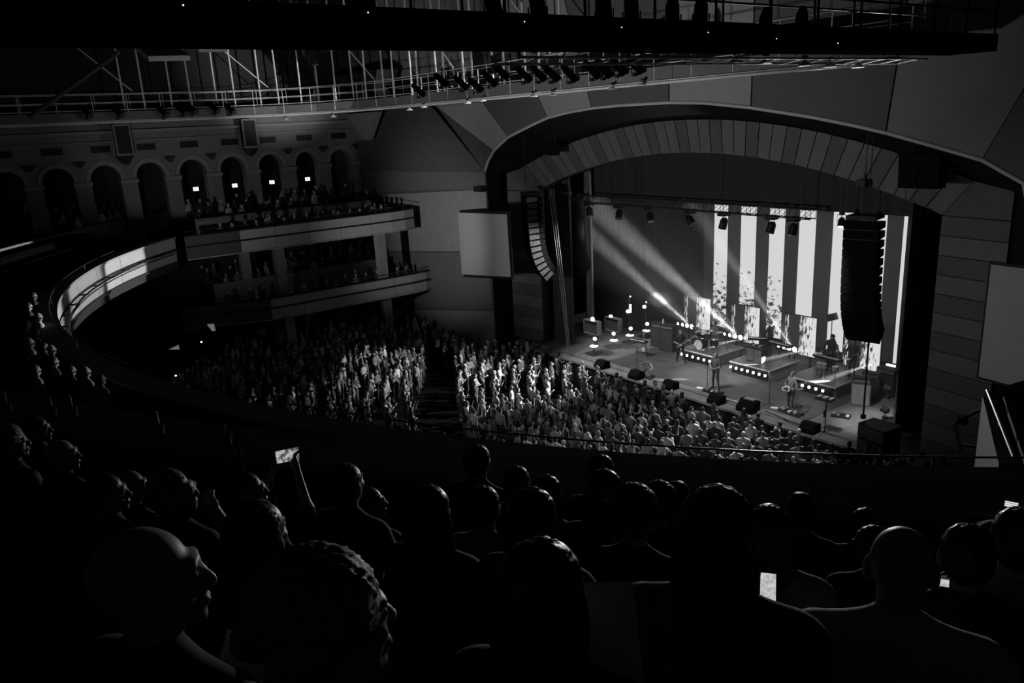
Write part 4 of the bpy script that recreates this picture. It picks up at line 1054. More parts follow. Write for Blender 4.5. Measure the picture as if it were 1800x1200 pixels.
# guitar on a stand by the keyboard
p = atz(1133, 626, ST)
t = thing('guitar_stand', (p[0], p[1], ST), 'thin guitar stand next to the far keyboard', 'guitar stand')
for s in (-1, 1): MB().cyl((0, .1, .7), (s * .22, -.15, .02), .014, 5).build('leg', 'steel', t, world=False)
MB().cyl((0, .1, .7), (0, .3, .02), .014, 5).build('leg', 'steel', t, world=False); MB().box((0, -.05, .28), (.3, .12, .03)).build('cradle', 'steel', t, world=False)
guitar('pale electric guitar resting upright on its stand near the far keyboard', (p[0], p[1], ST), 0, (0, -.06, .5), R(90), True)

# drum kit on the first riser
DX, DY, DZ = -26.25, 31.75, 1.82
t = thing('drum_kit', (DX, DY, DZ), 'drum kit with pale bass drum head on the first riser', 'drum kit')
def drum(name, c, r, L, ax, tilt=0, shell='black_gloss', headm='skin_drum'):
    o = MB().lathe([(r * .97, -L / 2), (r, -L / 2 + .02), (r, L / 2 - .02), (r * .97, L / 2)], c, 20, ax).build(name, shell, t, world=False)
    for s in (-1, 1):
        cc = list(c); i = 'XYZ'.index(ax); cc[i] += s * (L / 2 + .004)
        MB().lathe([(0, -.006), (r * .95, -.006), (r * .95, .006), (0, .006)], cc, 20, ax).build('drum_head', headm, o, world=False)
        cc[i] -= s * .012; MB().tube([tuple(np.array(cc) + {'X': np.array([0, math.cos(a), math.sin(a)]), 'Y': np.array([math.cos(a), 0, math.sin(a)]), 'Z': np.array([math.cos(a), math.sin(a), 0])}[ax] * r * 1.02) for a in np.linspace(0, 2 * math.pi, 21)[:-1]], .012, 5, True).build('hoop', 'chrome', o, world=False)
    return o
drum('bass_drum', (-.25, -.35, .29), .28, .42, 'Y')
drum('rack_tom', (-.5, -.3, .78), .16, .22, 'Z'); drum('rack_tom', (-.1, -.35, .78), .17, .24, 'Z'); drum('floor_tom', (.35, .0, .42), .21, .38, 'Z'); drum('snare_drum', (-.55, .15, .6), .18, .15, 'Z')
for (cx, cy, cz, r) in ((-.8, -.1, 1.05, .24), (-.35, -.55, 1.18, .25), (.3, -.45, 1.15, .26), (.65, -.05, 1.05, .25), (-.75, .25, .85, .19)):
    c_ = MB().lathe([(0, .03), (.04, .025), (.06, .008), (r, -.01), (r, -.014), (0, .0)], (cx, cy, cz), 20).build('cymbal', 'brass', t, world=False); 
    MB().cyl((cx, cy, .0), (cx, cy, cz + .05), .012, 6).build('cymbal_stand', 'chrome', t, world=False)
MB().lathe([(0, .5), (.19, .5), (.19, .42), (.03, .4), (.03, 0), (0, 0)], (-.1, .55, 0), 14).build('throne', 'black', t, world=False)

# black speaker on a pole behind the third riser and percussion
p = aty(1463, 557, 35.2)
t = thing('speaker_on_pole', (p[0], 35.2, ST), 'small black speaker tilted on a tall pole before the striped screen', 'speaker')
MB().cyl((p[0], 35.2, ST), (p[0], 35.2, p[2] - .2), .022, 6).build('pole', 'black', t); MB().box(p, (.42, .3, .34), ry=R(-20)).build('cabinet', 'black', t)
for k in range(3): MB().cyl((p[0], 35.2, ST + .5), (p[0] + .4 * math.cos(k * 2.1), 35.2 + .4 * math.sin(k * 2.1), ST), .016, 5).build('leg', 'black', t)
t = thing('percussion_rack', (-19.0, 31.6, 1.82), 'rack of small drums and cymbals on the third riser', 'percussion')
for (x, y, z, r) in ((-.6, -.2, .75, .13), (-.3, -.3, .8, .12), (.2, -.2, .75, .15)):
    d_ = MB().lathe([(r, -.2), (r, 0), (r * .98, .01)], (x, y, z), 14).build('bongo', 'wood_dark', t, world=False); MB().lathe([(0, 0), (r * .95, 0), (r * .95, .012), (0, .012)], (x, y, z), 14).build('drum_head', 'skin_drum', d_, world=False)
    MB().cyl((x, y, 0), (x, y, z - .2), .015, 5).build('stand', 'chrome', t, world=False)
for (x, y, z) in ((-.9, .1, 1.1), (.55, .1, 1.15)):
    MB().lathe([(0, .03), (.05, .01), (.2, -.01), (0, -.004)], (x, y, z), 16).build('cymbal', 'brass', t, world=False); MB().cyl((x, y, 0), (x, y, z), .012, 5).build('cymbal_stand', 'chrome', t, world=False)
# plywood step unit in front of the stage
t = thing('step_unit', (-21.95, 25.85, 0), 'pale plywood step box at the front of the stage among the crowd', 'steps')
MB().box((-21.95, 25.85, .87), (.9, .75, .06)).build('top', 'wood', t); MB().box((-21.95, 25.85, .42), (.84, .7, .84)).build('body', 'wood_dark', t)
MB().box((-21.95, 26.4, .45), (.9, .35, .06)).build('step', 'wood', t)
# loose cables on the rug
def cable(label, pts, r=.014, mt='black'):
    tag(MB().tube([atz(x, y, ST + .03) for x, y in pts], r, 5).build('cable', mt, smooth=True), label, 'cable', 'stage cables')
cable('thin pale cable curving across the rug behind the guitarist', [(1400, 716), (1410, 712), (1425, 706), (1434, 702)], .012, 'light_grey')
cable('black cables lying along the stage lip beside the singer', [(1262, 700), (1290, 706), (1310, 714), (1325, 722)], .02)
cable('black cables lying along the lip before the guitarist', [(1345, 722), (1375, 734), (1400, 745), (1425, 754)], .02)

# projection screens beside the stage
t = thing('projection_screen', tuple(np.mean([bay(774, 372, .8), bay(898, 487, .8)], 0)), 'large grey blank projection screen with black border between boxes and stage', 'projection screen', 'side projection screens')
# plane of the hanging screen, turned a little towards the seats
nS = np.array([math.sin(R(-14)), -math.cos(R(-14))]); pS = np.array(bay(835, 430, .9))[:2]
def scr(x, y, off=0.0): return tuple(hit(x, y, (nS[0], nS[1], 0), float(nS @ pS) + off))
cor = [scr(774.5, 372.5), scr(891, 376.5), scr(898, 486.5), scr(782.5, 480.5)]
MB().prism(cor, (nS[0] * .02, nS[1] * .02, 0)).build('cloth', 'screen_cloth', t)
o_ = [scr(770.5, 368, -.03), scr(895, 372, -.03), scr(902, 491, -.03), scr(778, 485, -.03)]
MB().prism(o_, (-nS[0] * .06, -nS[1] * .06, 0)).build('frame', 'black', t)
rs = [(-9.5, 23.9, 9.3), (-5.2, 22.6, 9.3), (-5.2, 22.6, 5.95), (-9.75, 23.9, 5.95)]
rs = [(-9.8, 24.0, 9.3), (-4.6, 23.2, 9.3), (-4.6, 23.2, 5.9), (-9.8, 24.0, 5.95)]
t = thing('projection_screen', (-7.2, 23.6, 5.9), 'grey projection screen cut by the picture edge beside the timber panels', 'projection screen', 'side projection screens')
MB().prism(rs, (0, -.02, 0)).build('cloth', 'screen_cloth', t)
MB().prism([(-9.88, 24.04, 9.38), (-4.5, 23.24, 9.38), (-4.5, 23.24, 5.82), (-9.88, 24.04, 5.86)], (0, .06, 0)).build('frame', 'black', t)
# small wall speaker by the arch
p = bay(844, 332, .2); t = thing('wall_speaker', p, 'small black speaker on the wall corner above the light panel', 'speaker'); MB().box(p, (.7, .4, .3), rz=.1).build('cabinet', 'black', t); MB().box((p[0], p[1] + .15, p[2]), (.1, .3, .1)).build('bracket', 'black', t)

# ------------------------------------------------------------------ the band
BM = ('f_skin', 'f_hair', 'b_shirt', 'b_jeans', 'b_black')
kw = dict(h=.022, hh=.011, fine_hands=2)
p = atz(1255, 684, ST); me = person_mesh('singer', arms=[((.27, .05, 1.14), (.1, .26, 1.06)), ((.27, .05, 1.14), (.06, .28, 1.08))], feet=[(-.22, .05), (.16, -.05)], hair='short', head=(.1, -.05), mats=('f_skin', 'f_hair_grey', 'b_shirt', 'b_jeans', 'b_black'), **kw)
person(me, (p[0], p[1] + .1, ST + .016), R(188), 'singer in dark T-shirt and jeans standing at the front of the stage, hands together')
p = atz(1387, 722, ST)
me = person_mesh('guitarist', arms=[((.36, .08, 1.16), (.42, .3, 1.16)), ((.36, -.04, 1.14), (.1, .24, 1.03))], feet=[(-.14, .04), (.14, -.02)], hair='curly', head=(.15, -.25), sleeves='long', mats=('f_skin', 'f_hair_grey', 'f_grey', 'b_jeans', 'b_white'), **kw)
g = (p[0], p[1] + .1, ST + .016); person(me, g, R(172), 'guitarist in pale open shirt, jeans and white shoes looking down at a white guitar')
guitar('white electric guitar with dark pickguard held by the guitarist', g, R(172), (.1, .2, 1.0), R(14), True)
p = atz(1196, 637, ST)
me = person_mesh('bassist', arms=[((.34, .1, 1.2), (.38, .32, 1.25)), ((.34, -.03, 1.14), (.1, .24, 1.03))], feet=[(-.2, .2), (.14, -.22)], hair='long', head=(-.2, -.1), mats=('f_skin', 'f_hair_grey', 'b_black', 'b_black', 'b_black'), **kw)
g = (p[0], p[1], ST + .016); person(me, g, R(235), 'bass player all in black with shoulder-length hair beside the drum riser')
guitar('dark bass guitar held by the long-haired player', g, R(235), (.08, .2, 1.0), R(30), False)
me = person_mesh('drummer', seated=True, arms=[((.3, .12, 1.16), (.3, .38, 1.16)), ((.3, .12, 1.18), (.2, .4, 1.2))], hair='short', head=(0, -.15), mats=('f_skin', 'f_hair', 'f_grey', 'b_jeans', 'b_black'), **kw)
person(me, (DX - .1, DY + .55, DZ + .03), R(180), 'drummer seated behind the drum kit on the first riser')
me = person_mesh('keyboard_player', arms=[((.28, .1, 1.14), (.22, .38, 1.06)), ((.28, .1, 1.14), (.22, .38, 1.06))], hair='curly', head=(.2, -.3), mats=('f_skin', 'f_hair', 'b_black', 'b_black', 'b_black'), sleeves='long', **kw)
person(me, (-23.3, 32.85, 1.82), R(165), 'keyboard player with bushy dark hair standing on the middle riser')
person(me, (-19.9, 32.75, 1.82), R(185), 'player with bushy dark hair on the third riser, in front of its banner')
p = aty(1465, 600, 34.2); me = person_mesh('helper', hair='short', mats=('f_skin', 'f_hair', 'f_white', 'b_black', 'b_black'), **kw)
person(me, (p[0], 34.2, ST), R(200), 'person in a white shirt standing by the speaker on a pole')
me = person_mesh('backing_player', arms=[((.3, .12, 1.16), (.2, .36, 1.16)), ((.3, .12, 1.16), (.2, .36, 1.16))], hair='long', mats=('f_skin', 'f_hair', 'b_black', 'b_black', 'b_black'), **kw)
p = aty(1517, 615, 32.6); person(me, (-18.75, 32.7, 1.82), R(190), 'dark-haired player standing before the drip banner under the hanging array')

# black speaker clusters hung under the dark arch
for lab, px, sc in (('black speaker cluster hanging under the dark arch beyond the hanging array', (1622, 300), 1.0), ('small black lamp cluster under the arch above the curved array', (972, 262), .55)):
    p = aty(*px, 26.5)
    t = thing('speaker_cluster', tuple(p), lab, 'speaker', 'clusters under the arch')
    for sx, rz_ in ((-.34, .25), (.34, -.25)):
        MB().prism([(sx * sc - .3 * sc, -.3 * sc, -.55 * sc), (sx * sc + .3 * sc, -.3 * sc, -.55 * sc), (sx * sc + .34 * sc, -.3 * sc, .55 * sc), (sx * sc - .34 * sc, -.3 * sc, .55 * sc)], (0, .6 * sc, 0)).build('cabinet', 'array_black', t, world=False)
        MB().cyl((sx * sc, 0, .5 * sc), (sx * sc, 0, 1.6), .02, 5).build('hanger', 'black', t, world=False)
p = aty(1517, 322, 27.6); t = thing('wall_speaker', tuple(p), 'small lamp fixed to the lower edge of the arch panels', 'stage light'); MB().box(p, (.35, .3, .25)).build('housing', 'black', t); MB().box((p[0], p[1] + .12, p[2] + .2), (.08, .1, .3)).build('bracket', 'black', t)

# ================================================================== CATWALKS UNDER THE CEILING
mat('cat_dark', .002, 1.0, spec=0.0); mat('cat_plate', .16, .7, noise=.15); mat('cat_steel', .75, .45, metal=0)
ZD = 15.0
# --- near catwalk, running towards the stage
nc = thing('catwalk', (-10.4, 10, ZD), 'dark catwalk crossing the top of the picture towards the stage', 'catwalk')
MB().box((-10.4, 10.2, ZD + .05), (1.2, 25.4, .1)).build('deck', 'cat_dark', nc)
MB().box((-9.82, 10.2, ZD + .2), (.05, 25.4, .42)).build('side_plate', 'cat_dark', nc)
MB().box((-10.98, 10.2, ZD + .12), (.05, 25.4, .25)).build('side_plate', 'cat_dark', nc)
for X in (-9.85, -10.95):
    for z in (15.95, 16.5): MB().cyl((X, -2.3, z), (X, 22.8, z), .024, 6).build('rail', 'cat_dark' if X > -10 else 'dark_steel', nc)
    for k in range(17): MB().cyl((X, -2 + 1.55 * k, ZD + .1), (X, -2 + 1.55 * k, 16.5), .024, 6).build('post', 'cat_dark' if X > -10 else 'dark_steel', nc)
for k in range(7):
    for X in (-9.85, -10.95): MB().cyl((X, 1 + 3.4 * k, 16.4), (X, 1 + 3.4 * k, 21.9), .045, 8).build('hanger', 'dark_steel', nc)
for px, py in ((322, 9), (647, 22), (922, 38), (1093, 48), (1245, 57), (1365, 68), (1473, 76)):
    p = atx(px, py, -9.78); MB().lathe([(0, -.012), (.012, 0), (0, .012)], p, 8).build('pilot_lamp', 'lamp_dim', nc)
# pipe ladder under the near catwalk
pl = thing('pipe_ladder', (-11.5, 15, 14.88), 'steel pipe ladder with cross bars hung under the dark catwalk', 'pipe ladder')
for X, z in ((-11.2, 14.93), (-11.95, 14.88)): MB().cyl((X, 8.6, z), (X, 22.2, z), .026, 6).build('pipe', 'cat_steel', pl)
for k in range(16): MB().cyl((-11.2, 9 + .85 * k, 14.93), (-11.95, 9.3 + .85 * k, 14.88), .018, 5).build('cross_bar', 'cat_steel', pl)
for k in range(8): MB().cyl((-11.2, 9.5 + 1.7 * k, 14.93), (-11.0, 9.5 + 1.7 * k, 15.1), .018, 5).build('hanger', 'cat_steel', pl)
def flood(label, p, grp, rz, sc=1.0):
    t = thing('work_light', tuple(p), label, 'work light', grp)
    MB().lathe([(0, .0), (.2 * sc, .0), (.2 * sc, .02), (.09 * sc, .09), (.04, .12), (0, .12)], p, 14).build('reflector', 'white', t)
    MB().cyl(p + np.array([0, 0, .1]), p + np.array([0, 0, .26]), .02, 6).build('stem', 'cat_steel', t)
    MB().box(p + np.array([0, 0, .2]), (.12, .1, .08)).build('ballast', 'black', t)
FL = [(1150, 103), (1217, 107), (1294, 110), (1346, 112), (1414, 116), (1459, 118), (1508, 119)]
for k, (px, py) in enumerate(FL): flood(f'white work light under the pipe ladder, {ords[k]} from the picture middle', atx(px, py, -11.95 + .02 * k), 'work lights under the pipe ladder', 0, .8)
# --- far catwalk: across the front, curving into the side bar
path = [(-12.2, 22.0), (-20, 22.0), (-28, 22.0), (-36, 22.0), (-40, 21.9), (-43.5, 21.3), (-46.3, 20.0), (-48.1, 18.2), (-48.9, 16), (-49.0, 12), (-49.0, 8), (-49.0, 4), (-49.0, -2)]
def offp(d):
    P = np.array(path); out = []
    for i in range(len(P)):
        a = P[max(i - 1, 0)]; b = P[min(i + 1, len(P) - 1)]; tq = (b - a) / np.linalg.norm(b - a); out.append((P[i][0] + tq[1] * d, P[i][1] - tq[0] * d))
    return out
def L3(d, z): return [(x, y, z) for x, y in offp(d)]
fc = thing('catwalk', (-30, 22, ZD), 'far catwalk with lit lower pipe curving round to the arcade', 'catwalk')
mm = MB(); mm.strip(L3(0, ZD), L3(1.15, ZD)); mm.strip(L3(0, ZD + .08), L3(1.15, ZD + .08)); mm.build('deck', 'cat_dark', fc)
for i in range(len(path) - 1):
    A, B = L3(0, 0), L3(0, 0); a, b = A[i], A[i + 1]
    nseg_ = max(1, int(math.hypot(b[0] - a[0], b[1] - a[1]) / 2.1))
    for q in range(nseg_):
        s0 = q / nseg_ + .004; s1 = (q + 1) / nseg_ - .004
        u = [a[0] + (b[0] - a[0]) * s0, a[1] + (b[1] - a[1]) * s0]; v = [a[0] + (b[0] - a[0]) * s1, a[1] + (b[1] - a[1]) * s1]
        MB().prism([(*u, ZD + .02), (*v, ZD + .02), (*v, ZD + .5), (*u, ZD + .5)], (0.02, .03, 0)).build('side_plate', 'cat_plate', fc)
MB().tube(L3(-.12, ZD - .06), .05, 8).build('lower_pipe', 'cat_steel', fc, smooth=True)
MB().tube(L3(-.05, ZD + .02), .03, 6).build('bottom_edge', 'cat_steel', fc, smooth=True)
for d in (0, 1.15):
    for z in (15.6, 16.0, 16.45): MB().tube(L3(d, z), .02, 6).build('rail', 'cat_steel', fc, smooth=True)
    P = resample(L3(d, 0), 34)
    for q in P: MB().cyl((q[0], q[1], ZD + .08), (q[0], q[1], 16.45), .02, 6).build('post', 'cat_steel', fc)
P = resample(L3(.55, 0), 24)
for k, q in enumerate(P[6:19]):
    for s in (-.5, .5):
        MB().cyl((q[0] + .3 * s, q[1] + s, 15.1), (q[0] + .1 * s, q[1] + s, 21.9), .05, 8).build('hanger', 'cat_steel', fc)
    if k % 3 == 0 and k < 15:
        r_ = P[6 + k + 1]; MB().cyl((q[0], q[1], 16.6), (r_[0], r_[1], 19.0), .035, 6).build('brace', 'cat_steel', fc)
for px, py in ((766, 148), (821, 146), (830, 155), (873, 113), (950, 139), (1097, 126), (683, 172), (795, 152)):
    p = aty(px, py, 21.92); MB().lathe([(0, -.025), (.025, 0), (0, .025)], p, 8).build('pilot_lamp', 'lamp_dim', fc)
FL2 = [(505, 221), (585, 211), (720, 194), (745, 189), (822, 182), (848, 178), (938, 170), (972, 168), (1077, 157), (1130, 150)]
for k, (px, py) in enumerate(FL2):
    if k > 1: p = aty(px, py, 21.85)
    else: q = min(resample(L3(-.12, 14.94), 300), key=lambda c: abs(atx(px, py, c[0])[1] - c[1])); p = np.array([q[0], q[1], 14.66])
    flood(f'pale work light under the far catwalk, {ords[k]} from the arcade end', p, 'work lights under the far catwalk', 0, .9)
# spotlights standing on the two catwalks
def spotl(label, p, d, grp, L=.75, r=.13):
    t = thing('spotlight', tuple(p), label, 'spotlight', grp)
    lamp_parts(t, p, d, L, r, hang=-1, body='cat_dark')
NEARSP = [(640, 2), (868, 12), (945, 12), (1062, 16), (1110, 20), (1182, 26), (1232, 24), (1408, 40), (1345, 45)]
nth = ['first', 'second', 'third', 'fourth', 'fifth', 'sixth', 'seventh', 'eighth', 'ninth']
for k, (px, py) in enumerate(NEARSP):
    p = atx(px, py, -10.5); p[2] = max(p[2], 15.5)
    spotl(f'black spotlight standing on the dark near catwalk, {ords[k]} from the picture edge', p, (-.45, .5, -.8), 'spotlights on the near catwalk', .7, .13)
FARSP = [(615, 160), (655, 166), (690, 160), (735, 158), (775, 140), (810, 145), (835, 150), (860, 138), (880, 125), (920, 130), (945, 128), (968, 128), (1000, 128), (1040, 122), (1060, 120), (1085, 115), (1115, 112)]
for k, (px, py) in enumerate(FARSP):
    p = aty(px, py, 21.6 if px > 700 else 22.3); p[2] = max(p[2], 15.62)
    spotl(f'black spotlight leaning over the far catwalk, {ords[k]} from the curved end', p, (.15, .8, -.75), 'spotlights on the far catwalk', .85, .15)
SIDE = [(150, 195), (205, 195), (285, 195), (318, 192), (335, 190), (375, 188), (403, 190)]
for k, (px, py) in enumerate(SIDE):
    p = atx(px, py, -48.7); spotl(f'black spotlight on the catwalk above the arcade, {ords[k]} from the dark end', p, (.75, .35, -.6), 'spotlights on the arcade catwalk', .9, .17)
for k, (px, py) in enumerate(((790, 135), (880, 112), (555, 100))):
    p = aty(px, py, 22.6 if k < 2 else 20.0)
    t = thing('effects_light', tuple(p), ('black effects light hung among the far catwalk spotlights', 'black cased effects light above the far catwalk', 'cluster lamp hung from the hanger pipes above the curved catwalk')[k], 'stage light', 'effects lights at the far catwalk')
    MB().box(p, (.8, .5, .8)).build('body', 'black', t); MB().cyl(p + np.array([0, 0, .4]), p + np.array([0, 0, 1.6]), .03, 6).build('stem', 'dark_steel', t); MB().lathe([(0, -.3), (.2, -.28), (.22, -.2)], p + np.array([0, -.05, -.2]), 10, 'Z').build('lens', 'lens_off', t)
# diagonal brace and white panels standing in for lit ceiling patches
a = atx(208, 92, -43); b = atx(52, 206, -46.5)
tag(MB().cyl(a, b, .12, 8).build('brace_pipe', 'cat_plate'), 'slanted dark pipe running down to the arcade catwalk', 'pipe')
for k, (pa, pb) in enumerate((((262, 108), (335, 106)), ((350, 92), (398, 91)))):
    p = atx(*pa, -45.); q = atx(*pb, -45.)
    t = thing('ceiling_patch', tuple((p + q) / 2), ('white panel for a lit ceiling patch above the arcade catwalk, wider one' if k == 0 else 'white panel for a lit ceiling patch above the arcade catwalk, narrow one'), 'lit patch', 'lit ceiling patches')
    MB().prism([p, q, q + np.array([-2.5, 0, .8]), p + np.array([-2.5, 0, .8])], (0, 0, .25)).build('panel', 'white', t)  # white panel stands in for a lit ceiling patch
    for e in (p, q): MB().cyl(e + np.array([-1, 0, .4]), (e[0] - 1, e[1], 21.9), .02, 5).build('hanger', 'dark_steel', t)

# ================================================================== THE AUDIENCE
UP = [((.3, .12, 1.5), (.26, .22, 1.78)), ((.3, .12, 1.5), (.26, .22, 1.78))]
DOWN = None
CROSS = [((.27, .06, 1.16), (.06, .2, 1.2)), ((.27, .06, 1.16), (.06, .2, 1.16))]
ONEUP = [DOWN and DOWN[0] or ((.26, -.02, 1.12), (.25, .08, .88)), ((.28, .15, 1.42), (.2, .3, 1.68))]
CLAP = [((.28, .1, 1.18), (.05, .3, 1.34)), ((.28, .1, 1.18), (.05, .3, 1.34))]
STAND = [person_mesh('crowd_a', arms=DOWN, hair='short'), person_mesh('crowd_b', arms=CROSS, hair='long'), person_mesh('crowd_c', arms=CLAP, hair='short', wide=1.1),
         person_mesh('crowd_d', arms=DOWN, hair='pony', wide=.92), person_mesh('crowd_e', arms=ONEUP, hair='short'), person_mesh('crowd_f', arms=CROSS, hair='none', wide=1.12), person_mesh('crowd_g', arms=UP, hair='long')]
SIT = [person_mesh('seat_a', seated=True, hair='short', h=.05, hh=.03), person_mesh('seat_b', seated=True, hair='long', h=.05, hh=.03), person_mesh('seat_c', seated=True, hair='none', wide=1.1, h=.05, hh=.03)]
WT = [.26, .18, .15, .14, .1, .1, .07]
RIMY = [(0, 700), (150, 640), (268, 672), (364, 692), (550, 738), (700, 764), (860, 790), (1000, 806), (1300, 828), (1440, 832), (1610, 828), (1800, 822)]
def proj(p):
    c = np.array(p, float) - CAM; d = c @ _f
    return 900 + FPX * (c @ _r) / d, 600 - FPX * (c @ _u) / d, d
AISLE = [tuple(atz(x, y, 1.4)[:2]) for x, y in ((752, 612), (795, 626), (800, 680), (812, 790), (725, 760), (735, 690))]
def inside(p, poly):
    r_ = False; n_ = len(poly)
    for i in range(n_):
        a, b = poly[i], poly[(i + 1) % n_]
        if (a[1] > p[1]) != (b[1] > p[1]) and p[0] < (b[0] - a[0]) * (p[1] - a[1]) / (b[1] - a[1]) + a[0]: r_ = not r_
    return r_
PEOPLE = []
Rr = 4.2
while Rr < 27.2:
    ph = -R(82)
    while ph < R(78):
        x = CC[0] + Rr * math.sin(ph); y = CC[1] - Rr * math.cos(ph)
        dens = .55 if x > -34 else .62
        ph += (dens + random.uniform(-.08, .1)) / Rr
        x += random.uniform(-.1, .1); y += random.uniform(-.14, .14)
        if y > 25.95 + (.25 * random.random()) or x < -48.5 or x > -11.3: continue
        if x < -36 and y > 23.7: continue
        if -22.7 < x < -21.1 and y > 25.1: continue
        if inside((x, y), AISLE) and random.random() < .93: continue
        if abs(math.degrees(math.atan2(x - CC[0], CC[1] - y)) + 30) < 1.2 and x < -30: continue
        if -44.1 < x < -42.4 and any(abs(y - q) < .7 for q in (14.5, 22.6)): continue
        z = fz(x, y); u, v, d = proj((x, y, z + 1.6))
        if u < 120 or u > 1640 or v > np.interp(u, [q[0] for q in RIMY], [q[1] for q in RIMY]) + 14: continue
        if random.random() < .05: continue
        PEOPLE.append((d, x, y, z))
    Rr += .87
PEOPLE.sort()
NIND = 236
def place_std(x, y, z, i):
    return random.choices(range(7), WT)[0]
tones = []
stuff = []
for i, (d, x, y, z) in enumerate(PEOPLE):
    k = random.choices(range(7), WT)[0]; s = random.uniform(.93, 1.07); rz = face((x, y), (XC + random.uniform(-5, 5), 31)) + random.uniform(-.25, .25)
    if i < NIND:
        o = person(STAND[k], (x, y, z), rz, 'standing concertgoer in the packed crowd on the floor before the stage, seen from behind', 'standing crowd on the floor', 'person')
        o.scale = (s, s, s)
    else: stuff.append((k, 0, x, y, z, rz, s))
# seated spectators far off in the side boxes and the far balcony
def add_sit(x, y, z, t=None):
    stuff.append((random.randrange(3), 1, x, y, z, face((x, y), t or (XC, 30)) + random.uniform(-.4, .4), random.uniform(.95, 1.08)))
for X, z in ((-43.6, 8.12), (-44.7, 8.2), (-47.2, 8.75), (-48.2, 8.95), (-49.2, 9.15)):
    y = 12.6
    while y < 23.2:
        if random.random() < .66: add_sit(X, y, z)
        y += random.uniform(.6, .85)
for X, z in ((-43.7, 4.2), (-44.7, 4.25), (-47.3, 4.85), (-48.3, 5.05), (-49.3, 5.25)):
    y = 12.8
    while y < 24.6:
        if random.random() < .72: add_sit(X, y, z)
        y += random.uniform(.6, .8)
for k in range(1, 7):
    ph = R(-61)
    while ph < R(-47):
        if random.random() < .8: add_sit(*arc(33.5 + .9 * k, ph, 8.62 + .22 * k - .0))
        ph += .66 / 36
# one object for the rest of the mass
LOW = [person_mesh('low_a', hair='short', h=.066, hh=.04), person_mesh('low_b', arms=CROSS, hair='long', h=.066, hh=.04), person_mesh('low_c', arms=CLAP, hair='short', h=.066, hh=.04), person_mesh('low_d', hair='pony', h=.066, hh=.04), person_mesh('low_e', arms=ONEUP, h=.066, hh=.04), person_mesh('low_f', arms=CROSS, hair='none', wide=1.1, h=.066, hh=.04), person_mesh('low_g', arms=UP, hair='long', h=.066, hh=.04)]
SLOW = [person_mesh('slow_a', seated=True, hair='short', h=.066, hh=.04), person_mesh('slow_b', seated=True, hair='long', h=.066, hh=.04), person_mesh('slow_c', seated=True, hair='none', h=.066, hh=.04)]
VV, FF, MM, TT = [], [], [], []; nv = 0
for (k, sit, x, y, z, rz, s) in stuff:
    vs, fs, ms = PM[(SLOW if sit else LOW)[k].name]
    VV.append((vs * s) @ rotz(rz).T + (x, y, z)); FF.append(fs + nv); MM.append(ms); TT.append(np.full(len(vs), random.random())); nv += len(vs)
me = bpy.data.meshes.new('crowd'); me.from_pydata(np.concatenate(VV).tolist(), [], np.concatenate(FF).tolist())
me.polygons.foreach_set('material_index', np.concatenate(MM).astype(np.int32)); me.polygons.foreach_set('use_smooth', [True] * len(me.polygons))
at_ = me.attributes.new('tone', 'FLOAT', 'POINT'); at_.data.foreach_set('value', np.concatenate(TT).astype(np.float32))
for q in ('p_skin', 'p_hair', 'p_top', 'p_bot', 'p_shoe'): me.materials.append(MATS[q])
o = bpy.data.objects.new('crowd', me); COL.objects.link(o)
tag(o, 'rest of the dim audience farther off on the floor, in the side boxes and balcony', 'crowd', kind='stuff')
# people along the far left balcony front
LEFT = [(57, 512), (48, 530), (66, 548), (44, 560), (60, 572), (50, 592), (75, 600), (45, 612), (88, 604), (92, 625), (122, 640), (148, 642), (174, 655), (60, 640)]
for k, (px, py) in enumerate(LEFT):
    p = atz(px, py, 9.55); Rp = math.hypot(p[0] - CC[0], p[1] - CC[1])
    zf = float(np.interp(Rp, [28.2, 29.1, 29.101, 30, 30.001, 30.9, 30.901, 31.8], [8.15, 8.15, 8.5, 8.5, 8.85, 8.85, 9.2, 9.2]))
    o = person(SIT[k % 3], (p[0], p[1], 8.2), face(p, (XC, 31)), 'spectator seated along the curved far end of the balcony front, edge-lit by the stage', 'spectators at the far balcony front')


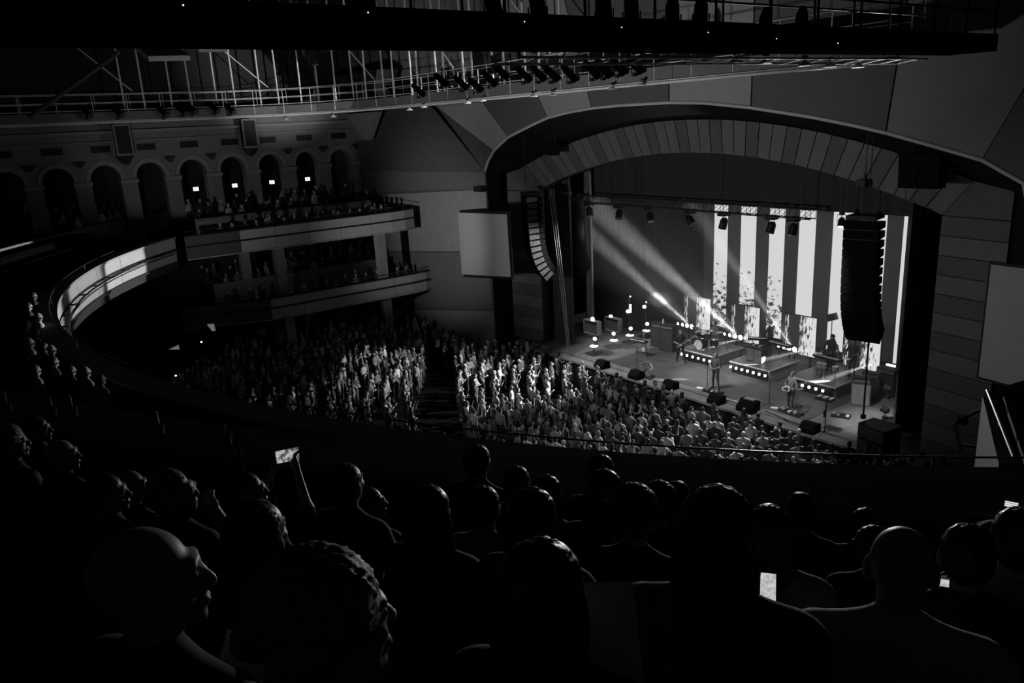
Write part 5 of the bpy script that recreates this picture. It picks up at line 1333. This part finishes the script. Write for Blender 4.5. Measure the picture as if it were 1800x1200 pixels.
# ================================================================== THE NEAR ROWS
HQ = dict(seated=True, h=.018, hh=.008)
SKN, HRD, HRG = 'f_skin', 'f_hair', 'f_hair_grey'
LAP = [((.25, .1, 1.08), (.16, .34, .98)), ((.25, .1, 1.08), (.16, .34, .98))]
PHN = [((.27, .22, 1.46), (.105, .33, 1.70)), ((.27, .22, 1.46), (.105, .33, 1.70))]
CHIN = [((.25, .1, 1.08), (.16, .34, .98)), ((.22, .26, 1.12), (.06, .2, 1.42))]
def T(n, **k):
    d = dict(HQ); d.update(k); return person_mesh(n, **d)
TPL = {
 'short': T('near_short', arms=LAP, mats=(SKN, HRD, 'f_dark', 'b_black', 'b_black')),
 'shortturn': T('near_short_turned', arms=LAP, head=(.75, 0), mats=(SKN, HRD, 'f_dark', 'b_black', 'b_black')),
 'long': T('near_long', arms=LAP, hair='long', mats=(SKN, HRD, 'f_dark', 'b_black', 'b_black')),
 'vlong': T('near_very_long', arms=LAP, hair='verylong', mats=(SKN, HRD, 'f_dark', 'b_black', 'b_black')),
 'bald': T('near_bald', arms=LAP, hair='none', wide=1.25, mats=(SKN, HRD, 'f_white', 'b_black', 'b_black')),
 'baldturn': T('near_bald_turned', arms=LAP, hair='none', head=(.8, 0), mats=(SKN, HRD, 'f_dark', 'b_black', 'b_black')),
 'beard': T('near_beard', arms=CHIN, hair='short', head=(.9, -.05), beard=True, glasses=True, wide=1.15, mats=(SKN, HRG, 'f_dark', 'b_black', 'b_black'), fine_hands=1),
 'bun': T('near_bun', arms=LAP, hair='bun', mats=(SKN, HRD, 'f_grey', 'b_black', 'b_black')),
 'curly': T('near_curly', arms=LAP, hair='curly', head=(.2, 0), mats=(SKN, HRD, 'f_dark', 'b_black', 'b_black')),
 'curlyturn': T('near_curly_turned', arms=LAP, hair='curly', head=(.5, 0), mats=(SKN, HRG, 'f_dark', 'b_black', 'b_black')),
 'phone': T('near_phone', arms=PHN, hair='short', mats=(SKN, HRD, 'f_dark', 'b_black', 'b_black'), fine_hands=1),
 'cap': T('near_cap', arms=LAP, hair='short', cap=True, mats=(SKN, HRD, 'f_dark', 'f_grey', 'b_black')),
 'stripe': T('near_stripe', arms=LAP, hair='verylong', wide=1.15, mats=(SKN, HRD, 'f_stripe', 'b_black', 'b_black')),
 'pony': T('near_pony', arms=LAP, hair='pony', mats=(SKN, HRD, 'f_dark', 'b_black', 'b_black')),
 'wide': T('near_wide', arms=LAP, hair='short', wide=1.2, mats=(SKN, HRD, 'f_grey', 'b_black', 'b_black')),
 'lapphone': T('near_lap_phone', arms=[((.25, .1, 1.08), (.1, .36, 1.06)), ((.25, .1, 1.08), (.1, .36, 1.06))], hair='long', head=(0, -.3), mats=(SKN, HRD, 'f_grey', 'b_black', 'b_black'), fine_hands=1),
}
def on_row(px, py, row):
    Rq = 34.0 + .85 * row; v = ray(px, py); d = v[:2] / np.linalg.norm(v[:2]); o_ = CAM[:2] - CC; b = o_ @ d; c = o_ @ o_ - Rq * Rq
    t = -b - math.sqrt(b * b - c); return CAM + v * (t / np.linalg.norm(v[:2]))
NEAR = [
 (838, 782, -0.35, 'short', 'spectator with short dark hair rising highest beside the long ledge, before the floor crowd'),
 (908, 820, 0.03, 'short', 'dark-haired spectator just beyond the woman with bright-rimmed long hair'),
 (960, 838, 0.50, 'long', 'woman with long hair edged by a bright rim of light'),
 (1056, 800, -0.12, 'short', 'spectator whose dark head stands against the balcony rail'),
 (1062, 829, 1.14, 'vlong', 'woman with long straight hair in front of the head at the rail'),
 (1190, 846, 0.03, 'pony', 'spectator with tied-back hair and small earring left of the striped top'),
 (1160, 853, 0.61, 'curly', 'curly-haired spectator partly hidden behind the woman with fluffy hair'),
 (1115, 861, 1.79, 'curly', 'woman with fluffy edge-lit hair in the middle of the near rows'),
 (1262, 862, 3.00, 'stripe', 'woman with pointed crown of long hair in a striped top'),
 (1355, 878, 2.00, 'lapphone', 'long-haired spectator looking down at a bright phone'),
 (1410, 867, 0.21, 'short', 'spectator with dark rounded head beyond the phone reader'),
 (1522, 896, -0.14, 'long', 'small dark head beyond the curly-haired woman and the bald man'),
 (1540, 933, 1.00, 'curly', 'woman with long curly hair beside the bald man'),
 (1590, 924, 2.85, 'bald', 'broad bald man in a pale shirt'),
 (1705, 924, 2.10, 'short', 'dark-haired spectator right of the broad bald man'),
 (1752, 921, 1.00, 'cap', 'spectator in a pale cap near the louvred step light'),
 (1798, 895, 2.00, 'wide', 'spectator cut off by the picture edge below the step light'),
 (848, 855, 1.45, 'bun', 'spectator with earrings and hair pinned up'),
 (935, 863, 2.23, 'long', 'woman with smooth bobbed hair left of the fluffy-haired woman'),
 (752, 858, 2.04, 'vlong', 'woman with very long loose hair below the ledge'),
 (605, 815, 1.36, 'short', 'dark head right of the raised phone'),
 (648, 858, 0.79, 'shortturn', 'spectator in profile with edge-lit neck right of the raised phone'),
 (444, 842, 0.90, 'phone', 'spectator holding up a lit phone with both hands'),
 (430, 832, 1.38, 'shortturn', 'man in profile looking towards the stage, beside the cup on the ledge'),
 (298, 826, 2.00, 'beard', 'bearded man with glasses resting his hand at his chin'),
 (225, 826, 1.34, 'baldturn', 'bald head behind the bearded man'),
 (182, 834, 1.92, 'shortturn', 'spectator in profile with edge-lit collar left of the bearded man'),
 (103, 772, 1.00, 'baldturn', 'bald man in profile at the far left of the near rows'),
 (60, 732, 0.00, 'shortturn', 'far-left spectator in profile near the ledge'),
 (12, 752, 0.99, 'curlyturn', 'spectator cut by the left picture edge, hair over the face'),
 (240, 925, 3.94, 'baldturn', 'large dark profile of a bald spectator close to the camera'),
 (445, 886, 3.00, 'vlong', 'large woman-shaped silhouette with long hair behind the phone holder'),
 (560, 992, 4.10, 'curlyturn', 'fuzzy-haired head very close to the camera at the lower edge'),
 (950, 958, 3.59, 'long', 'large black silhouette at the lower middle of the picture'),
]
seat = thing('theatre_seat', (0, 0, -50), 'dark folding theatre seat under a spectator in the near rows', 'seat', 'theatre seats of the near rows')
MB().box((0, .08, .42), (.5, .46, .1)).build('seat', 'f_dark', seat, world=False)
MB().prism([(-.25, -.2, .45), (-.25, -.14, .45), (-.25, -.2, .92), (-.25, -.26, .92)], (.5, 0, 0)).build('backrest', 'f_dark', seat, world=False)
for s in (-.28, .28): MB().box((s, .05, .62), (.05, .4, .04)).build('armrest', 'wood_dark', seat, world=False); MB().box((s, .05, .3), (.04, .3, .6)).build('leg', 'black', seat, world=False)
first = True
for px, py, row, tp, lab in NEAR:
    p = on_row(px, py, row); zf = rowz(row)
    s = min(1.16, max(.84, (p[2] - zf) / 1.335))
    rz = face(p, (XC + 4, 33))
    o = person(TPL[tp], (p[0], p[1], zf), rz, lab, 'spectators in the near rows'); o.scale = (s, s, s)
    if tp == 'phone': PH_AT = np.array([p[0], p[1], zf]) + rotz(rz) @ np.array([0, .36 * s, 1.37 * s]); PH_RZ = rz
    if first: move(seat, (p[0], p[1], zf), rz); first = False; KIDS[seat.name] = list(seat.children)
    else: copy_tree(seat, (p[0], p[1], zf), rz)
# phones
def phone(label, c, w_, h_, rz, rx, mt, grp=None):
    t = thing('phone', tuple(c), label, 'phone', grp)
    MB().box((0, 0, 0), (w_, .009, h_)).build('body', 'black', t, world=False); MB().box((0, -.006, 0), (w_ - .008, .004, h_ - .008)).build('screen', mt, t, world=False)
    t.rotation_euler = (rx, 0, rz)
def screen_mat(name, e, sc, lo):
    m = mat(name, .02, .3, noise=0); nt = m.node_tree; b = nt.nodes['Principled BSDF']
    tc = nt.nodes.new('ShaderNodeTexCoord'); nz = nt.nodes.new('ShaderNodeTexNoise'); nz.inputs['Scale'].default_value = sc; nz.inputs['Detail'].default_value = 5
    mr = nt.nodes.new('ShaderNodeMapRange'); mr.inputs[1].default_value = .4; mr.inputs[2].default_value = .6; mr.inputs[3].default_value = lo; mr.inputs[4].default_value = e
    nt.links.new(tc.outputs['Object'], nz.inputs['Vector']); nt.links.new(nz.outputs[0], mr.inputs[0])
    b.inputs['Emission Color'].default_value = (1, 1, 1, 1); nt.links.new(mr.outputs[0], b.inputs['Emission Strength'])
screen_mat('phone_photo', .5, 40, .06); screen_mat('phone_page', .6, 90, .4)
p = on_row(500, 811, 0) + np.array([-.3, .3, 0]) * 0; v = ray(500, 811); v = v / np.linalg.norm(v)
rzc = math.atan2(v[1], v[0]) - math.pi / 2
phone('raised phone showing a live picture of the stage', PH_AT, .15, .088, rzc + .1, R(-6), 'phone_photo')
v = ray(1350, 1031); v = v / np.linalg.norm(v); phone('bright phone read in the lap beside the striped top', CAM + v * 2.75, .055, .09, rzc - .6, R(-35), 'phone_page')
v = ray(1656, 1023); v = v / np.linalg.norm(v); phone('small lit phone half hidden beside the broad bald man', CAM + v * 2.9, .045, .03, rzc - .7, R(-20), 'phone_page')
# louvred step light
v = ray(1778, 885); p = on_row(1778, 885, -1.0)
t = thing('step_light', tuple(p), 'small louvred step light glowing at the right edge', 'step light')
rzs = face(p, (0, 0))
fr = MB().box((0, 0, 0), (.085, .02, .055)).build('frame', 'black', t, world=False)
for k in (-1, 0, 1): MB().box((0, .012, k * .014), (.075, .01, .007)).build('louvre_slot', 'lamp_slot', t, world=False)
t.rotation_euler = (0, 0, rzs)
# cups with straws on the ledge
CUPS = [(287, 782, 'clear cup with a straw on the ledge, above the bearded man'), (404, 800, 'clear cup with a straw on the ledge beside the reaching arm'), (132, 735, 'cup with a straw held by a far-left spectator near the ledge'), (17, 728, 'cup with a straw at the left end of the ledge'), (96, 735, 'thin straw cup between two far-left spectators')]
m = mat('cup', .5, .1, noise=0); m.node_tree.nodes['Principled BSDF'].inputs['Transmission Weight'].default_value = .85
for px, py, lab in CUPS:
    v = ray(px, py); p = atz(px, py, 11.2)
    Rp = math.hypot(p[0] - CC[0], p[1] - CC[1])
    if not 32.65 < Rp < 33.1:
        d = vn(np.array([v[0], v[1], 0])); o_ = CAM[:2] - CC; b = o_ @ d[:2]; c = o_ @ o_ - 33.02 ** 2; tt = -b - math.sqrt(b * b - c); p = np.array([*(CAM[:2] + d[:2] * tt), 11.2])
    t = thing('drink_cup', (p[0], p[1], 11.2), lab, 'cup', 'cups along the ledge')
    MB().lathe([(0, 0), (.032, 0), (.043, .13), (.04, .13), (.03, .006), (0, .006)], (0, 0, 0), 14).build('cup', 'cup', t, world=False)
    MB().cyl((.01, 0, .01), (-.025, 0, .25), .004, 6).build('straw', 'white', t, world=False)
    MB().lathe([(0, .008), (.034, .008), (.038, .07), (0, .07)], (0, 0, 0), 12).build('drink', 'dark', t, world=False)
# programme sheets lying on laps
for lab, px, py, dd, sz in (('white programme sheet in front of the lower-middle silhouette', 1045, 1125, 1.9, (.2, .28)), ('folded programme sheet between the near heads', 650, 1115, 2.1, (.08, .16)), ('pale programme corner at the lower left', 452, 1152, 1.9, (.16, .12))):
    v = ray(px, py); v = v / np.linalg.norm(v); p = CAM + v * dd
    tag(MB().box(p, (sz[0], sz[1], .004), rz=.9, rx=.5).build('programme', 'paper'), lab, 'paper', 'programme sheets')
# pipe rail along the ledge at the right
t = thing('railing', tuple(on_row(1500, 830, -1.4)), 'double dark rail on top of the ledge towards the picture edge', 'railing')
pr = [R(46) + R(14) * k / 20 for k in range(21)]
for z in (11.42, 11.3): MB().tube([arc(32.75, p_, z) for p_ in pr], .018, 6).build('rail', 'dark_steel', t, smooth=True)
for k in range(0, 21, 5): MB().cyl(arc(32.75, pr[k], 11.18), arc(32.75, pr[k], 11.42), .018, 6).build('post', 'black', t)
# box at the right edge
t = thing('wall_box_right', (-4.4, 12.5, 8), kind='structure')
mat('box_face', .13, .8, noise=.1)
MB().prism([(-5.32, 13.25, 7.0), (-4.02, 10.75, 7.0), (-4.02, 10.75, 9.2), (-5.32, 13.25, 9.2)], (.22, .1, 0)).build('side_face', 'box_face', t)
MB().prism([(-5.3, 13.3, 7.0), (-5.1, 14.6, 7.0), (-5.1, 14.6, 9.25), (-5.3, 13.3, 9.25)], (.2, 0, 0)).build('parapet', 'box_face', t)
MB().prism([(-5.1, 14.6, 7.0), (-2.5, 17.0, 7.0), (-2.5, 17.0, 9.25), (-5.1, 14.6, 9.25)], (.2, -.1, 0)).build('parapet', 'box_face', t)
MB().box((-3.2, 13.0, 7.6), (3.4, 4.4, .1)).build('floor_slab', 'carpet', t); MB().box((-1.6, 14, 8.2), (.1, 6, 2.4)).build('inner_wall', 'black', t)
MB().prism([(-5.0, 13.2, 7.7), (-3.75, 10.85, 7.7), (-3.75, 10.85, 9.3), (-5.0, 13.2, 9.3)], (.08, .04, 0)).build('inner_face', 'black', t)
t = thing('handrail', (-4.6, 12.1, 9.2), 'bright steel handrail on the side box at the picture edge', 'handrail')
MB().cyl((-5.28, 13.29, 9.3), (-3.89, 10.85, 9.3), .022, 6).build('rail', 'cat_steel', t)
for s in (.05, .5, .95): MB().cyl((-5.28 + 1.39 * s, 13.29 - 2.44 * s, 9.15), (-5.28 + 1.39 * s, 13.29 - 2.44 * s, 9.3), .016, 5).build('post', 'cat_steel', t)
t = thing('pipe_boom', tuple(aty(1690, 780, 14.6)), 'black pipe frame with a clamp in front of the timber panels', 'pipe frame')
def bp(*q): return [aty(x, y, 14.6) for x, y in q]
MB().tube(bp((1679, 745), (1686, 775), (1693, 812)), .03, 6).build('post', 'dark_steel', t); MB().tube(bp((1680, 746), (1692, 736), (1722, 722)), .03, 6).build('arm', 'black', t)
q_ = aty(1693, 812, 14.6); MB().cyl(q_, (q_[0], q_[1], fz(q_[0], q_[1])), .03, 6).build('post', 'dark_steel', t)
MB().tube(bp((1688, 782), (1724, 786)), .03, 6).build('arm', 'black', t); MB().box(aty(1692, 738, 14.6), (.14, .14, .14)).build('clamp', 'black', t); MB().box(aty(1725, 800, 14.6), (.12, .12, .22)).build('clamp', 'black', t)
# FOH desk below the far balcony
p = atz(330, 640, 1.2)
t = thing('mixing_desk', (p[0], p[1], fz(p[0], p[1])), 'sound mixing desk with a self-glowing sheet under the far end of the balcony', 'mixing desk')
MB().box((0, 0, .85), (2.6, 1.1, .14), rx=R(8)).build('surface', 'black', t, world=False); MB().box((0, 0, .4), (2.4, .9, .8)).build('body', 'black', t, world=False)
for k in range(10): MB().box((-1.1 + .24 * k, -.1, .95), (.12, .5, .04)).build('fader_bank', 'dark', t, world=False)
t.rotation_euler = (0, 0, R(60))
def lit(nm, lab, cat, quad, Y, mt):
    q = [atx(x, y, Y) for x, y in quad]; tag(MB().prism(q, (-.03, 0, 0)).build(nm, mt), lab, cat)
lit('desk_sheet', 'bright sheet on the mixing desk, its glow put into the material', 'desk sheet', [(297, 614), (314, 606), (316, 614)], -41, 'desk_glow')  # sheet made bright by emission of its own
lit('monitor_screen', 'pale monitor screen glowing under the lower box', 'monitor', [(364, 570), (376, 569), (379, 581), (373, 582)], -43, 'desk_glow')
for k, (px, py) in enumerate(((354, 601), (309, 660))):
    q = atx(px, py, -40.5); t = thing('desk_lamp', tuple(q), ('tiny bright gooseneck lamp behind the mixing desk', 'tiny bright gooseneck lamp low beside the mixing desk')[k], 'lamp', 'desk lamps'); MB().lathe([(0, -.05), (.055, 0), (0, .05)], q, 8).build('bulb', 'lamp_on', t); MB().cyl(q, (q[0], q[1], max(0.4, q[2] - 1.2)), .015, 5).build('gooseneck', 'black', t)

def along(px, py, d): v = ray(px, py); return CAM + v / np.linalg.norm(v) * d
t = thing('handrail', tuple(along(375, 724, 7.2)), 'thin slanted handrail leading down to the far ledge beside the cups', 'handrail')
MB().tube([along(356, 727, 7.3), along(375, 722, 7.2), along(415, 758, 6.5), along(448, 787, 6.0), along(478, 806, 5.7)], .016, 6).build('rail', 'dark', t)
for q in (along(415, 758, 6.5), along(470, 802, 5.75)): MB().cyl(q, (q[0], q[1], q[2] - .75), .014, 6).build('post', 'black_cloth', t)

# ================================================================== STAGE HAZE
def haze(name, label, c, d, dens, aniso=.2):
    m = bpy.data.materials.new(name); m.use_nodes = True; nt = m.node_tree
    for n_ in list(nt.nodes):
        if n_.type == 'BSDF_PRINCIPLED': nt.nodes.remove(n_)
    v = nt.nodes.new('ShaderNodeVolumeScatter'); v.inputs['Density'].default_value = dens; v.inputs['Anisotropy'].default_value = aniso; v.inputs['Color'].default_value = (1, 1, 1, 1)
    nt.links.new(v.outputs[0], nt.nodes['Material Output'].inputs['Volume']); MATS[name] = m
    return tag(MB().box(c, d).build(name, name), label, 'haze', kind='stuff')
haze('stage_haze', 'thin theatrical haze hanging over the stage', (XC - .2, 33.0, 5.3), (22.2, 5.9, 8.0), .019)
haze('floor_fog', 'low puff of fog on the stage floor by the light towers', (-30.4, 28.6, 1.75), (3.6, 2.2, 1.0), .12)

def puff(name, label, c, r, dens):
    o = haze(name, label, c, (1, 1, 1), dens); bpy.data.objects.remove(o)
    pr = [(0, -1)] + [(math.sin(math.pi * k / 10), -math.cos(math.pi * k / 10)) for k in range(1, 10)] + [(0, 1)]
    m_ = MB().lathe(pr, (0, 0, 0), 16); ob = m_.build(name, name, smooth=True); ob.location = c; ob.scale = r
    return tag(ob, label, 'smoke', kind='stuff')
puff('smoke_puff', 'bright puff of smoke in the first light beam', tuple(aty(1160, 526, 32.4)), (.85, .5, .42), .06)
